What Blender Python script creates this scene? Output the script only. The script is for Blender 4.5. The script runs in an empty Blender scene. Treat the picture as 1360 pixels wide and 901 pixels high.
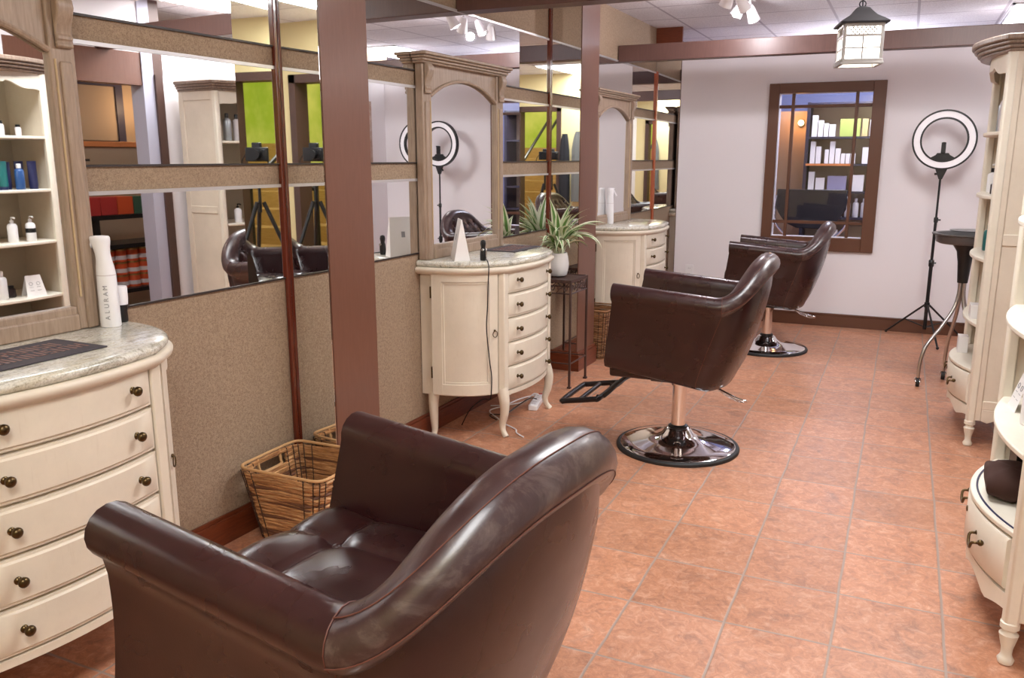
import bpy, bmesh, math, random
from math import sin, cos, pi, radians, sqrt, exp, atan2
from mathutils import Vector, Matrix
random.seed(7)
SC = bpy.context.scene
COL = SC.collection

# ------------------------------------------------------------------ colours / materials
def lin(c):
    c = c/255.0
    return c/12.92 if c <= 0.04045 else ((c+0.055)/1.055)**2.4
def rgb(r, g, b): return (lin(r), lin(g), lin(b), 1.0)

class NT:
    def __init__(s, name):
        s.m = bpy.data.materials.new(name); s.m.use_nodes = True
        s.t = s.m.node_tree; s.b = s.t.nodes['Principled BSDF']
    def n(s, typ, **kw):
        nd = s.t.nodes.new(typ)
        for k, v in kw.items(): setattr(nd, k, v)
        return nd
    def l(s, a, b): s.t.links.new(a, b)
    def coord(s, kind='Object', scale=(1, 1, 1), loc=(0, 0, 0)):
        tc = s.n('ShaderNodeTexCoord'); mp = s.n('ShaderNodeMapping')
        mp.inputs['Scale'].default_value = scale; mp.inputs['Location'].default_value = loc
        s.l(tc.outputs[kind], mp.inputs['Vector']); return mp.outputs[0]
    def noise(s, vec, scale, detail=4, rough=0.55, dist=0.0):
        n = s.n('ShaderNodeTexNoise'); n.inputs['Scale'].default_value = scale
        n.inputs['Detail'].default_value = detail; n.inputs['Roughness'].default_value = rough
        n.inputs['Distortion'].default_value = dist
        if vec is not None: s.l(vec, n.inputs['Vector'])
        return n.outputs['Fac']
    def ramp(s, fac, stops):
        r = s.n('ShaderNodeValToRGB'); e = r.color_ramp.elements
        while len(e) > 1: e.remove(e[-1])
        e[0].position = stops[0][0]; e[0].color = stops[0][1]
        for p, c in stops[1:]:
            k = e.new(p); k.color = c
        s.l(fac, r.inputs[0]); return r.outputs[0]
    def mix(s, fac, a, b, mode='MIX'):
        m = s.n('ShaderNodeMix'); m.data_type = 'RGBA'; m.blend_type = mode
        for sock, v in ((m.inputs[0], fac), (m.inputs[6], a), (m.inputs[7], b)):
            if hasattr(v, 'links') or hasattr(v, 'is_linked'): s.l(v, sock)
            else: sock.default_value = v
        return m.outputs[2]
    def bump(s, h, strength=0.2, dist=0.01):
        b = s.n('ShaderNodeBump'); b.inputs['Strength'].default_value = strength
        b.inputs['Distance'].default_value = dist
        s.l(h, b.inputs['Height']); s.l(b.outputs[0], s.b.inputs['Normal'])
    def set(s, **kw):
        for k, v in kw.items():
            k = k.replace('_', ' ')
            if hasattr(v, 'is_linked'): s.l(v, s.b.inputs[k])
            else: s.b.inputs[k].default_value = v
        return s

def plain(name, col, rough=0.5, metal=0.0, emis=None, est=0.0, trans=0.0, coat=0.0):
    t = NT(name); t.set(Base_Color=col, Roughness=rough, Metallic=metal)
    if emis: t.b.inputs['Emission Color'].default_value = emis; t.b.inputs['Emission Strength'].default_value = est
    if trans: t.b.inputs['Transmission Weight'].default_value = trans
    if coat: t.b.inputs['Coat Weight'].default_value = coat
    return t.m

def mat_floor():
    t = NT('terracotta_tile')
    tc = t.n('ShaderNodeTexCoord'); sep = t.n('ShaderNodeSeparateXYZ'); t.l(tc.outputs['Object'], sep.inputs[0])
    def m(op, a, b=None, c=None):
        n = t.n('ShaderNodeMath'); n.operation = op
        for i, v in enumerate((a, b, c)):
            if v is None: continue
            if hasattr(v, 'is_linked'): t.l(v, n.inputs[i])
            else: n.inputs[i].default_value = v
        return n.outputs[0]
    wob = t.noise(tc.outputs['Object'], 3.2, 2)
    PX, PY = 0.3155, 0.341
    u = m('DIVIDE', m('ADD', m('ADD', sep.outputs[0], 0.405+PX*40), m('MULTIPLY', m('SUBTRACT', wob, 0.5), 0.012)), PX)
    v = m('DIVIDE', m('ADD', m('ADD', sep.outputs[1], -3.178+PY*40), m('MULTIPLY', m('SUBTRACT', wob, 0.5), 0.012)), PY)
    du = m('MULTIPLY', m('MINIMUM', m('FRACT', u), m('SUBTRACT', 1.0, m('FRACT', u))), PX)
    dv = m('MULTIPLY', m('MINIMUM', m('FRACT', v), m('SUBTRACT', 1.0, m('FRACT', v))), PY)
    d = m('MINIMUM', du, dv)
    g = t.n('ShaderNodeMapRange'); g.inputs[1].default_value = 0.0026; g.inputs[2].default_value = 0.0055
    t.l(d, g.inputs[0])
    cmb = t.n('ShaderNodeCombineXYZ'); t.l(m('FLOOR', u), cmb.inputs[0]); t.l(m('FLOOR', v), cmb.inputs[1])
    wn = t.n('ShaderNodeTexWhiteNoise'); wn.noise_dimensions = '2D'; t.l(cmb.outputs[0], wn.inputs['Vector'])
    # each tile gets its own patch of mottling
    off = t.n('ShaderNodeVectorMath'); off.operation = 'MULTIPLY_ADD'
    t.l(wn.outputs['Color'], off.inputs[0]); off.inputs[1].default_value = (7, 7, 7); t.l(tc.outputs['Object'], off.inputs[2])
    n1 = t.noise(off.outputs[0], 7.5, 8, 0.72, 0.9)
    n2 = t.noise(off.outputs[0], 26, 8, 0.8, 1.2)
    c = t.ramp(n1, [(0.30, rgb(124, 94, 82)), (0.42, rgb(164, 112, 86)), (0.52, rgb(186, 128, 96)), (0.60, rgb(186, 134, 108)), (0.74, rgb(212, 172, 146))])
    c = t.mix(0.42, c, t.ramp(n2, [(0.34, rgb(110, 86, 80)), (0.5, rgb(184, 128, 98)), (0.66, rgb(222, 184, 160))]))
    tone = t.ramp(wn.outputs['Value'], [(0, (0.97, 0.98, 0.98, 1)), (1, (1.16, 1.15, 1.14, 1))])
    c = t.mix(1.0, c, tone, 'MULTIPLY')
    c = t.mix(g.outputs[0], rgb(158, 138, 126), c)
    t.set(Base_Color=c)
    rr = t.ramp(n1, [(0.3, (0.33,)*3+(1,)), (0.7, (0.46,)*3+(1,))]); t.set(Roughness=rr)
    h = m('ADD', m('MULTIPLY', g.outputs[0], 1.0), m('MULTIPLY', n2, 0.5))
    t.bump(h, 0.35, 0.003)
    return t.m

def mat_wallpaper():
    t = NT('tan_grasscloth'); v = t.coord('Object')
    n1 = t.noise(v, 260, 3, 0.7); n2 = t.noise(v, 90, 3, 0.6)
    c = t.mix(0.5, t.ramp(n1, [(0.35, rgb(116, 95, 77)), (0.65, rgb(184, 160, 134))]),
              t.ramp(n2, [(0.35, rgb(134, 111, 90)), (0.65, rgb(170, 147, 122))]))
    t.set(Base_Color=c, Roughness=0.9); t.bump(n1, 0.5, 0.003); return t.m

def mat_leather():
    t = NT('oxblood_leather'); v = t.coord('Object')
    n1 = t.noise(v, 4, 3, 0.5); n2 = t.noise(v, 300, 3, 0.6); n3 = t.noise(v, 9, 3, 0.5)
    c = t.ramp(n1, [(0.3, rgb(36, 15, 16)), (0.6, rgb(46, 20, 20)), (0.8, rgb(57, 27, 26))])
    t.set(Base_Color=c, Roughness=t.ramp(n3, [(0.3, (0.24,)*3+(1,)), (0.7, (0.34,)*3+(1,))]))
    t.b.inputs['Coat Weight'].default_value = 0.25; t.b.inputs['Coat Roughness'].default_value = 0.22
    t.bump(n2, 0.07, 0.002); return t.m

def mat_leather_worn():
    t = NT('worn_leather'); v = t.coord('Object', (1, 1, 1))
    n2 = t.noise(v, 320, 3, 0.6); n3 = t.noise(v, 11, 6, 0.7, 0.6)
    c = t.ramp(n3, [(0.34, rgb(42, 22, 23)), (0.52, rgb(56, 36, 36)), (0.72, rgb(100, 86, 80))])
    t.set(Base_Color=c, Roughness=t.ramp(n3, [(0.3, (0.25,)*3+(1,)), (0.7, (0.45,)*3+(1,))]))
    t.b.inputs['Coat Weight'].default_value = 0.3; t.b.inputs['Coat Roughness'].default_value = 0.2
    t.bump(n2, 0.07, 0.002); return t.m

def mat_granite():
    t = NT('granite'); v = t.coord('Object', (1.6, 0.55, 1))
    n1 = t.noise(v, 9, 10, 0.75, 1.6); n2 = t.noise(t.coord('Object'), 160, 4, 0.7)
    c = t.ramp(n1, [(0.33, rgb(88, 90, 82)), (0.42, rgb(172, 166, 148)), (0.5, rgb(222, 220, 210)), (0.6, rgb(196, 186, 158)), (0.7, rgb(128, 124, 110))])
    c = t.mix(0.35, c, t.ramp(n2, [(0.36, rgb(80, 74, 64)), (0.5, rgb(208, 202, 190)), (0.7, rgb(240, 238, 230))]))
    t.set(Base_Color=c, Roughness=0.14); return t.m

def mat_cream(name='antique_cream_paint', base=(224, 212, 194), dark=(178, 154, 124)):
    t = NT(name); v = t.coord('Object')
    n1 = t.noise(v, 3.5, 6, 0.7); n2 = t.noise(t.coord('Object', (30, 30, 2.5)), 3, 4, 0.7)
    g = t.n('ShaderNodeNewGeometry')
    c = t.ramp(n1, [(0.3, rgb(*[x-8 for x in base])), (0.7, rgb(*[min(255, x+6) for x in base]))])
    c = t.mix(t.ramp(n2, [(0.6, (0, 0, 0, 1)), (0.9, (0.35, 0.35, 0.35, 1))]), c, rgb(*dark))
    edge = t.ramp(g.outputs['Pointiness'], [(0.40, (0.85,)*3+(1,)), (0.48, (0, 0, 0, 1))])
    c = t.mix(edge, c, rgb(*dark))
    t.set(Base_Color=c, Roughness=0.42); return t.m

def mat_wood(name, c1, c2, rough=0.45, scale=(18, 18, 1.6), grain=6, bump=0.15):
    t = NT(name); v = t.coord('Object', scale)
    n1 = t.noise(v, grain, 6, 0.65, 0.4)
    c = t.ramp(n1, [(0.3, rgb(*c1)), (0.7, rgb(*c2))])
    t.set(Base_Color=c, Roughness=rough); t.bump(n1, bump, 0.002); return t.m

def mat_ceiling():
    t = NT('ceiling_tiles')
    tc = t.n('ShaderNodeTexCoord'); sep = t.n('ShaderNodeSeparateXYZ'); t.l(tc.outputs['Object'], sep.inputs[0])
    def m(op, a, b=None):
        n = t.n('ShaderNodeMath'); n.operation = op
        for i, v in enumerate((a, b)):
            if v is None: continue
            if hasattr(v, 'is_linked'): t.l(v, n.inputs[i])
            else: n.inputs[i].default_value = v
        return n.outputs[0]
    P = 0.61
    u = m('DIVIDE', m('ADD', sep.outputs[0], 0.035+P*40), P); v = m('DIVIDE', m('ADD', sep.outputs[1], -7.3+P*40), P)
    d = m('MULTIPLY', m('MINIMUM', m('MINIMUM', m('FRACT', u), m('SUBTRACT', 1.0, m('FRACT', u))),
                        m('MINIMUM', m('FRACT', v), m('SUBTRACT', 1.0, m('FRACT', v)))), P)
    g = t.n('ShaderNodeMapRange'); g.inputs[1].default_value = 0.008; g.inputs[2].default_value = 0.012; t.l(d, g.inputs[0])
    n1 = t.noise(tc.outputs['Object'], 120, 3)
    c = t.ramp(n1, [(0.35, rgb(206, 200, 204)), (0.6, rgb(230, 226, 230))])
    c = t.mix(g.outputs[0], rgb(176, 168, 176), c)
    t.set(Base_Color=c, Roughness=0.85); t.bump(n1, 0.2, 0.002); return t.m

def mat_wicker(name, a, b, c3):
    t = NT(name); v = t.coord('Object', (4, 4, 60))
    n1 = t.noise(v, 1.6, 5, 0.7); n2 = t.noise(t.coord('Object', (6, 6, 40)), 3, 3, 0.6)
    c = t.ramp(n1, [(0.34, rgb(*a)), (0.5, rgb(*b)), (0.68, rgb(*c3))])
    c = t.mix(0.3, c, t.ramp(n2, [(0.4, rgb(60, 34, 20)), (0.6, rgb(206, 160, 108))]))
    t.set(Base_Color=c, Roughness=0.6); t.bump(n1, 0.5, 0.004); return t.m

def mat_leaf():
    t = NT('variegated_leaf')
    uv = t.n('ShaderNodeUVMap'); sep = t.n('ShaderNodeSeparateXYZ'); t.l(uv.outputs[0], sep.inputs[0])
    c = t.ramp(sep.outputs[0], [(0.0, rgb(244, 244, 222)), (0.26, rgb(234, 238, 204)), (0.34, rgb(96, 140, 66)), (0.45, rgb(92, 140, 62)), (0.5, rgb(160, 190, 110)),
                                (0.55, rgb(92, 140, 62)), (0.66, rgb(84, 128, 58)), (0.74, rgb(234, 238, 204)), (1.0, rgb(244, 244, 222))])
    t.set(Base_Color=c, Roughness=0.4); t.b.inputs['Subsurface Weight'].default_value = 0.0
    return t.m

def mat_glass():
    t = NT('window_glass')
    tr = t.n('ShaderNodeBsdfTransparent'); gl = t.n('ShaderNodeBsdfGlossy'); gl.inputs['Roughness'].default_value = 0.02
    fr = t.n('ShaderNodeFresnel'); fr.inputs[0].default_value = 1.45
    mx = t.n('ShaderNodeMixShader'); t.l(fr.outputs[0], mx.inputs[0]); t.l(tr.outputs[0], mx.inputs[1]); t.l(gl.outputs[0], mx.inputs[2])
    tr.inputs[0].default_value = (0.93, 0.93, 0.97, 1)
    t.l(mx.outputs[0], t.t.nodes['Material Output'].inputs[0]); return t.m

M = dict(
    floor=mat_floor(), paper=mat_wallpaper(), leather=mat_leather(), worn=mat_leather_worn(), granite=mat_granite(), cream=mat_cream(),
    cream2=mat_cream('pale_cabinet_paint', (232, 224, 208), (190, 172, 146)), cabin=plain('cabinet_interior', rgb(190, 178, 158), 0.6),
    frame=mat_wood('limed_oak', (142, 120, 102), (172, 150, 130), 0.45), crown=mat_wood('grey_washed_wood', (112, 92, 80), (160, 140, 124), 0.4),
    bead=plain('gold_edge', rgb(190, 164, 128), 0.35), mirror=plain('mirror_silver', (0.90, 0.91, 0.91, 1), 0.012, 1.0),
    chan=plain('satin_channel', rgb(200, 196, 196), 0.35, 0.5), black_line=plain('dark_channel', rgb(50, 40, 36), 0.5),
    pil=mat_wood('brown_painted_post', (108, 72, 57), (116, 79, 64), 0.28, bump=0.03), beam=mat_wood('brown_beam_paint', (88, 62, 56), (97, 69, 62), 0.4, bump=0.03),
    strip=plain('mahogany_lacquer', rgb(104, 42, 26), 0.16, coat=0.6), strip2=plain('orange_lacquer', rgb(176, 92, 62), 0.25),
    mahog=mat_wood('mahogany', (92, 42, 24), (122, 60, 34), 0.3, (2, 2, 18)), white=plain('white_wall_paint', rgb(238, 233, 236), 0.75),
    brownbase=plain('brown_baseboard_paint', rgb(98, 62, 44), 0.4), brass=plain('antique_brass', rgb(92, 76, 52), 0.3, 1.0),
    chrome=plain('chrome', (0.86, 0.86, 0.88, 1), 0.06, 1.0), steel=plain('brushed_steel', (0.55, 0.53, 0.5, 1), 0.28, 1.0),
    black=plain('black_plastic', rgb(22, 22, 24), 0.35), rubber=plain('black_rubber', rgb(26, 25, 26), 0.55), powder=plain('black_powder_coat', rgb(34, 28, 30), 0.35, 0.3),
    iron=mat_wood('wrought_iron', (52, 34, 30), (84, 58, 50), 0.4), ceil=mat_ceiling(), plastic=plain('white_plastic', rgb(240, 238, 240), 0.3),
    grey=plain('grey_plastic', rgb(92, 90, 90), 0.3), paperw=plain('white_card', rgb(238, 234, 232), 0.5), ink=plain('grey_ink', rgb(150, 148, 152), 0.6),
    stitch=plain('rust_stitching', rgb(94, 52, 40), 0.6), wick=mat_wicker('seagrass_weave', (140, 88, 52), (186, 132, 82), (224, 186, 138)),
    wick2=mat_wicker('dark_weave', (96, 56, 34), (136, 88, 54), (182, 136, 92)), darkweave=plain('dark_strand', rgb(104, 66, 44), 0.6), rattan=plain('rattan_rim', rgb(196, 152, 104), 0.5), jute=plain('dark_stake', rgb(62, 42, 32), 0.7),
    pot=plain('white_ceramic', rgb(236, 234, 232), 0.25), leaf=mat_leaf(), soil=plain('soil', rgb(50, 36, 28), 0.9),
    mat=plain('charcoal_mat', rgb(70, 64, 70), 0.75), matink=plain('copper_print', rgb(128, 92, 82), 0.6), glow=plain('ring_diffuser', rgb(244, 240, 244), 0.4, emis=(1, .97, 1, 1), est=0.12),
    lamp=plain('lantern_pane', rgb(255, 250, 240), 0.5, emis=(1, .96, .9, 1), est=5.0), panel=plain('light_diffuser', rgb(255, 255, 255), 0.5, emis=(.97, .98, 1, 1), est=10.0),
    bulb=plain('bulb', rgb(255, 255, 255), 0.4, emis=(1, .95, 1, 1), est=30.0), lantern=plain('lantern_metal', rgb(176, 172, 168), 0.4, 0.4), lcap=plain('lantern_cap', rgb(40, 36, 38), 0.8),
    glass=mat_glass(), teal=plain('teal_tube', rgb(28, 98, 96), 0.3), navy=plain('navy_tube', rgb(32, 36, 74), 0.3), blue=plain('blue_bottle', rgb(46, 84, 140), 0.3),
    cap=plain('black_cap', rgb(24, 24, 26), 0.3), amber=plain('dark_bottle', rgb(48, 34, 34), 0.2), silver=plain('silver_bottle', rgb(176, 184, 190), 0.3, 0.5),
    yellow=plain('pale_yellow_wall', rgb(232, 216, 164), 0.8), lime=None, stair=mat_wood('pine_stairs', (168, 132, 78), (196, 158, 100), 0.5, (2, 18, 18)),
    greywall=plain('lilac_grey_wall', rgb(178, 176, 192), 0.7), dkbrown=plain('dark_brown_trim', rgb(78, 54, 46), 0.5), beige=plain('taupe_wall', rgb(176, 152, 128), 0.8),
    orange=plain('orange_wood', rgb(206, 126, 70), 0.45), redbox=plain('red_carton', rgb(176, 52, 48), 0.5), grnbox=plain('green_carton', rgb(60, 96, 76), 0.5), orgbox=plain('orange_tin', rgb(206, 84, 44), 0.4),
    dkframe=plain('dark_blue_frame', rgb(58, 52, 72), 0.5), warm=plain('warm_lamp', rgb(255, 200, 130), 0.5, emis=(1, .62, .25, 1), est=14.0), coat=plain('grey_coat', rgb(118, 120, 118), 0.85), dcoat=plain('black_coat', rgb(40, 40, 46), 0.85),
    purple=plain('lavender_carton', rgb(150, 146, 178), 0.5), limebox=plain('lime_carton', rgb(170, 186, 96), 0.5), tanbox=plain('tan_carton', rgb(196, 178, 120), 0.5), shelfk=plain('dark_shelf', rgb(46, 42, 58), 0.5),
    cloth=plain('brown_cloth', rgb(60, 34, 26), 0.9), art=mat_wood('abstract_art', (206, 186, 176), (160, 120, 100), 0.7, (3, 3, 5), 3), gold=plain('gold_lid', rgb(170, 140, 90), 0.3, 0.8), label=plain('pale_label', rgb(214, 206, 208), 0.5),
    bluewall=plain('blue_grey_wall', rgb(132, 140, 180), 0.8), chairblk=plain('black_vinyl', rgb(26, 26, 34), 0.4),
)
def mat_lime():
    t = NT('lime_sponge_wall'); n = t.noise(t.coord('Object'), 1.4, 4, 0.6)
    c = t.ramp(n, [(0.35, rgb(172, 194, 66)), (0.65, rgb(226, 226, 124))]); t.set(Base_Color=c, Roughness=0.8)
    t.l(c, t.b.inputs['Emission Color']); t.b.inputs['Emission Strength'].default_value = 0.25  # faint glow put into the wall colour; the wall is no lamp
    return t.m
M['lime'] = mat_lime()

# ------------------------------------------------------------------ mesh builder
class MB:
    def __init__(s): s.v = []; s.f = []; s.uv = {}
    def add(s, vs, fs):
        o = len(s.v); s.v += [tuple(v) for v in vs]; s.f += [tuple(i+o for i in f) for f in fs]; return s
    def box(s, x0, x1, y0, y1, z0, z1):
        return s.add([(x, y, z) for z in (z0, z1) for y in (y0, y1) for x in (x0, x1)],
                     [(0, 2, 3, 1), (4, 5, 7, 6), (0, 1, 5, 4), (2, 6, 7, 3), (0, 4, 6, 2), (1, 3, 7, 5)])
    def obox(s, c, ax, ay, az):   # oriented box: centre and three half-vectors
        c, ax, ay, az = map(Vector, (c, ax, ay, az))
        return s.add([c+sx*ax+sy*ay+sz*az for sz in (-1, 1) for sy in (-1, 1) for sx in (-1, 1)],
                     [(0, 2, 3, 1), (4, 5, 7, 6), (0, 1, 5, 4), (2, 6, 7, 3), (0, 4, 6, 2), (1, 3, 7, 5)])
    def grid(s, rows, closeu=False, closev=False, caps=False):
        n = len(rows); m = len(rows[0]); o = len(s.v)
        for r in rows: s.v += [tuple(p) for p in r]
        for i in range(n if closev else n-1):
            for j in range(m if closeu else m-1):
                a = o+i*m+j; b = o+i*m+(j+1) % m; c = o+((i+1) % n)*m+(j+1) % m; d = o+((i+1) % n)*m+j
                s.f.append((a, b, c, d))
        if caps:
            s.f.append(tuple(o+j for j in reversed(range(m)))); s.f.append(tuple(o+(n-1)*m+j for j in range(m)))
        return s
    def tube(s, pts, r, n=10, closed=False, squash=1.0):
        pts = [Vector(p) for p in pts]; N = len(pts)
        rs = r if isinstance(r, (list, tuple)) else [r]*N
        rows = []; up = None
        for i, p in enumerate(pts):
            if closed: t = pts[(i+1) % N]-pts[i-1]
            else: t = pts[min(i+1, N-1)]-pts[max(i-1, 0)]
            t.normalize()
            if up is None:
                up = Vector((0, 0, 1)) if abs(t.z) < 0.9 else Vector((1, 0, 0))
            a = t.cross(up)
            if a.length < 1e-5: a = t.orthogonal()
            a.normalize(); b = a.cross(t).normalized(); up = b
            rows.append([p+rs[i]*(cos(2*pi*k/n)*a+squash*sin(2*pi*k/n)*b) for k in range(n)])
        return s.grid(rows, closeu=True, closev=closed, caps=not closed)
    def lathe(s, prof, c=(0, 0, 0), n=28, axis='z'):
        rows = []
        for r, z in prof:
            ring = []
            for k in range(n):
                a = 2*pi*k/n
                p = (r*cos(a), r*sin(a), z) if axis == 'z' else ((z, r*cos(a), r*sin(a)) if axis == 'x' else (r*sin(a), z, r*cos(a)))
                ring.append((p[0]+c[0], p[1]+c[1], p[2]+c[2]))
            rows.append(ring)
        return s.grid(rows, closeu=True, caps=True)
    def prism(s, poly, z0, z1, plane='xy'):   # extrude a 2D polygon
        def P(a, b, h): return {'xy': (a, b, h), 'yz': (h, a, b), 'xz': (a, h, b)}[plane]
        n = len(poly)
        vs = [P(a, b, z0) for a, b in poly]+[P(a, b, z1) for a, b in poly]
        fs = [tuple(reversed(range(n))), tuple(range(n, 2*n))]+[(i, (i+1) % n, n+(i+1) % n, n+i) for i in range(n)]
        return s.add(vs, fs)
    def sphere(s, c, r, n=12, sz=1.0):
        prof = [(max(r*sin(pi*i/n), 1e-4), -r*sz*cos(pi*i/n)) for i in range(n+1)]
        return s.lathe(prof, c, n*2)
    def build(s, name, mat, parent=None, bevel=0.0, smooth=40, loc=None, rz=0.0, subsurf=0, bseg=2, uv=None):
        me = bpy.data.meshes.new(name); me.from_pydata(s.v, [], s.f); me.validate()
        bm = bmesh.new(); bm.from_mesh(me)
        bmesh.ops.recalc_face_normals(bm, faces=bm.faces)
        if uv:
            lay = bm.loops.layers.uv.new('UVMap')
            for f in bm.faces:
                for l in f.loops: l[lay].uv = uv[l.vert.index]
        bm.to_mesh(me); bm.free()
        if smooth:
            for p in me.polygons: p.use_smooth = True
            me.set_sharp_from_angle(angle=radians(smooth))
        me.materials.append(M[mat] if isinstance(mat, str) else mat)
        o = bpy.data.objects.new(name, me); COL.objects.link(o)
        if parent: o.parent = parent
        if loc: o.location = loc
        if rz: o.rotation_euler.z = rz
        if bevel:
            b = o.modifiers.new('bevel', 'BEVEL'); b.width = bevel; b.segments = bseg; b.limit_method = 'ANGLE'; b.angle_limit = radians(50)
            b.harden_normals = False
        if subsurf:
            q = o.modifiers.new('sub', 'SUBSURF'); q.levels = q.render_levels = subsurf
        return o

def thing(name, label, cat, loc=(0, 0, 0), rz=0.0, group=None):
    o = bpy.data.objects.new(name, None); o.empty_display_size = 0.1; COL.objects.link(o)
    o.location = loc; o.rotation_euler.z = rz; o['label'] = label; o['category'] = cat
    if group: o['group'] = group
    return o
def tag(o, label, cat, group=None, kind=None):
    o['label'] = label; o['category'] = cat
    if group: o['group'] = group
    if kind: o['kind'] = kind
    return o
def struct(o): o['kind'] = 'structure'; return o
def dup(root, loc=None, rz=None, label=None, group=None):
    r = root.copy(); COL.objects.link(r)
    if loc is not None: r.location = loc
    if rz is not None: r.rotation_euler.z = rz
    if label: r['label'] = label
    if group: r['group'] = group
    for ch in [c for c in SC.objects if c.parent == root]:
        c = ch.copy(); COL.objects.link(c); c.parent = r
        for g in [g for g in SC.objects if g.parent == ch]:
            d = g.copy(); COL.objects.link(d); d.parent = c
    return r
def smoothpts(pts, k=6, closed=False):
    P = [Vector(p) for p in pts]; out = []; n = len(P)
    rng = range(n) if closed else range(n-1)
    for i in rng:
        if closed: p0, p1, p2, p3 = P[i-1], P[i], P[(i+1) % n], P[(i+2) % n]
        else: p0, p1, p2, p3 = P[max(i-1, 0)], P[i], P[i+1], P[min(i+2, n-1)]
        for j in range(k):
            t = j/k
            out.append(0.5*((2*p1)+(-p0+p2)*t+(2*p0-5*p1+4*p2-p3)*t*t+(-p0+3*p1-3*p2+p3)*t**3))
    if not closed: out.append(P[-1])
    return out
def text_mesh(txt, size, depth, name, mat, parent, matrix, bold=False):
    cu = bpy.data.curves.new('t', 'FONT'); cu.body = txt; cu.size = size; cu.extrude = depth; cu.align_x = 'CENTER'; cu.align_y = 'CENTER'
    if bold: cu.offset = size*0.015
    o = bpy.data.objects.new('t', cu); COL.objects.link(o)
    dg = bpy.context.evaluated_depsgraph_get(); me = bpy.data.meshes.new_from_object(o.evaluated_get(dg))
    bpy.data.objects.remove(o); bpy.data.curves.remove(cu)
    me.transform(matrix); me.materials.clear(); me.materials.append(M[mat])
    q = bpy.data.objects.new(name, me); COL.objects.link(q); q.parent = parent; return q

# ------------------------------------------------------------------ left-wall frame
WS = 0.0187; WN = 0.042       # the first bay of the wall is set at a slightly larger angle
RZW = -math.atan(WS)
def ws(y): return WN if y <= 2.7 else WS
def rzw(y): return -math.atan(ws(y))
def wx(y): return -2.245+(y-2.7)*ws(y)
def WL(y, d=0.0, z=0.0):      # point on the left wall at world y, d out of the wall
    w = ws(y); e = sqrt(1+w*w)
    return (wx(y)+d/e, y-d*w/e, z)

CEIL = 2.58
YB = 7.77
# ------------------------------------------------------------------ floor, ceiling, walls
struct(MB().box(-3.2, 5.5, -4.5, 11.5, -0.06, 0.0).build('floor', 'floor', smooth=0))
struct(MB().box(-3.2, 5.5, -4.5, 11.5, CEIL, CEIL+0.06).build('ceiling', 'ceil', smooth=0))
p0 = WL(-4.4, 0); p1 = WL(YB+0.12, 0)
wl = MB().prism([(p0[0], p0[1]), (-2.245, 2.7), (p1[0], p1[1]), (p1[0]-0.15, p1[1]), (-2.395, 2.7), (p0[0]-0.15, p0[1])], 0, CEIL)
struct(wl.build('wall_left', 'paper', smooth=0))
# back wall with the window opening (the wall stops at beam height; the ceiling runs on behind it)
BX0, BX1 = -1.915, 0.95
OX0, OX1, OZ0, OZ1 = -1.055, -0.315, 0.775, 1.985
wb = MB()
wb.box(BX0, OX0, YB, YB+0.12, 0, 2.34).box(OX1, BX1, YB, YB+0.12, 0, 2.34).box(OX0, OX1, YB, YB+0.12, 0, OZ0).box(OX0, OX1, YB, YB+0.12, OZ1, 2.34)
struct(wb.build('wall_back', 'white', smooth=0))
struct(MB().box(BX0+0.02, BX1, YB-0.018, YB-0.001, 0, 0.10).box(BX0+0.02, BX1, YB-0.024, YB-0.001, 0.10, 0.115).build('baseboard_back', 'brownbase', bevel=0.003))
# right wall
XR = 0.85; YN0 = -0.55
wr = MB()
wr.box(XR, XR+0.12, 4.62, YB+0.12, 0, 2.34)
struct(wr.build('wall_right', 'white', smooth=0))
struct(MB().box(XR, XR+0.12, YN0, 3.42, 0, CEIL).build('wall_right_near', 'white', smooth=0))
struct(MB().box(XR-0.01, XR+0.13, 4.46, 4.555, 0.0, CEIL).build('trim_1', 'greywall', smooth=0))
struct(MB().box(XR-0.03, XR+0.14, 4.555, 4.62, 0.0, 2.05).box(XR-0.01, XR+0.14, 4.555, 4.64, 2.05, CEIL).build('trim_2', 'dkbrown', smooth=0))
struct(MB().box(XR-0.0, XR+0.12, 3.42, 4.46, 1.97, 2.20).build('trim_3', 'pil', smooth=0))
struct(MB().box(XR, XR+0.1, 3.42, 4.46, 2.20, CEIL).build('wall_right_header', 'white', smooth=0))
struct(MB().box(XR-0.02, XR-0.001, 5.55, YB-0.03, 0, 0.11).build('baseboard_right', 'brownbase', bevel=0.003))

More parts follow.
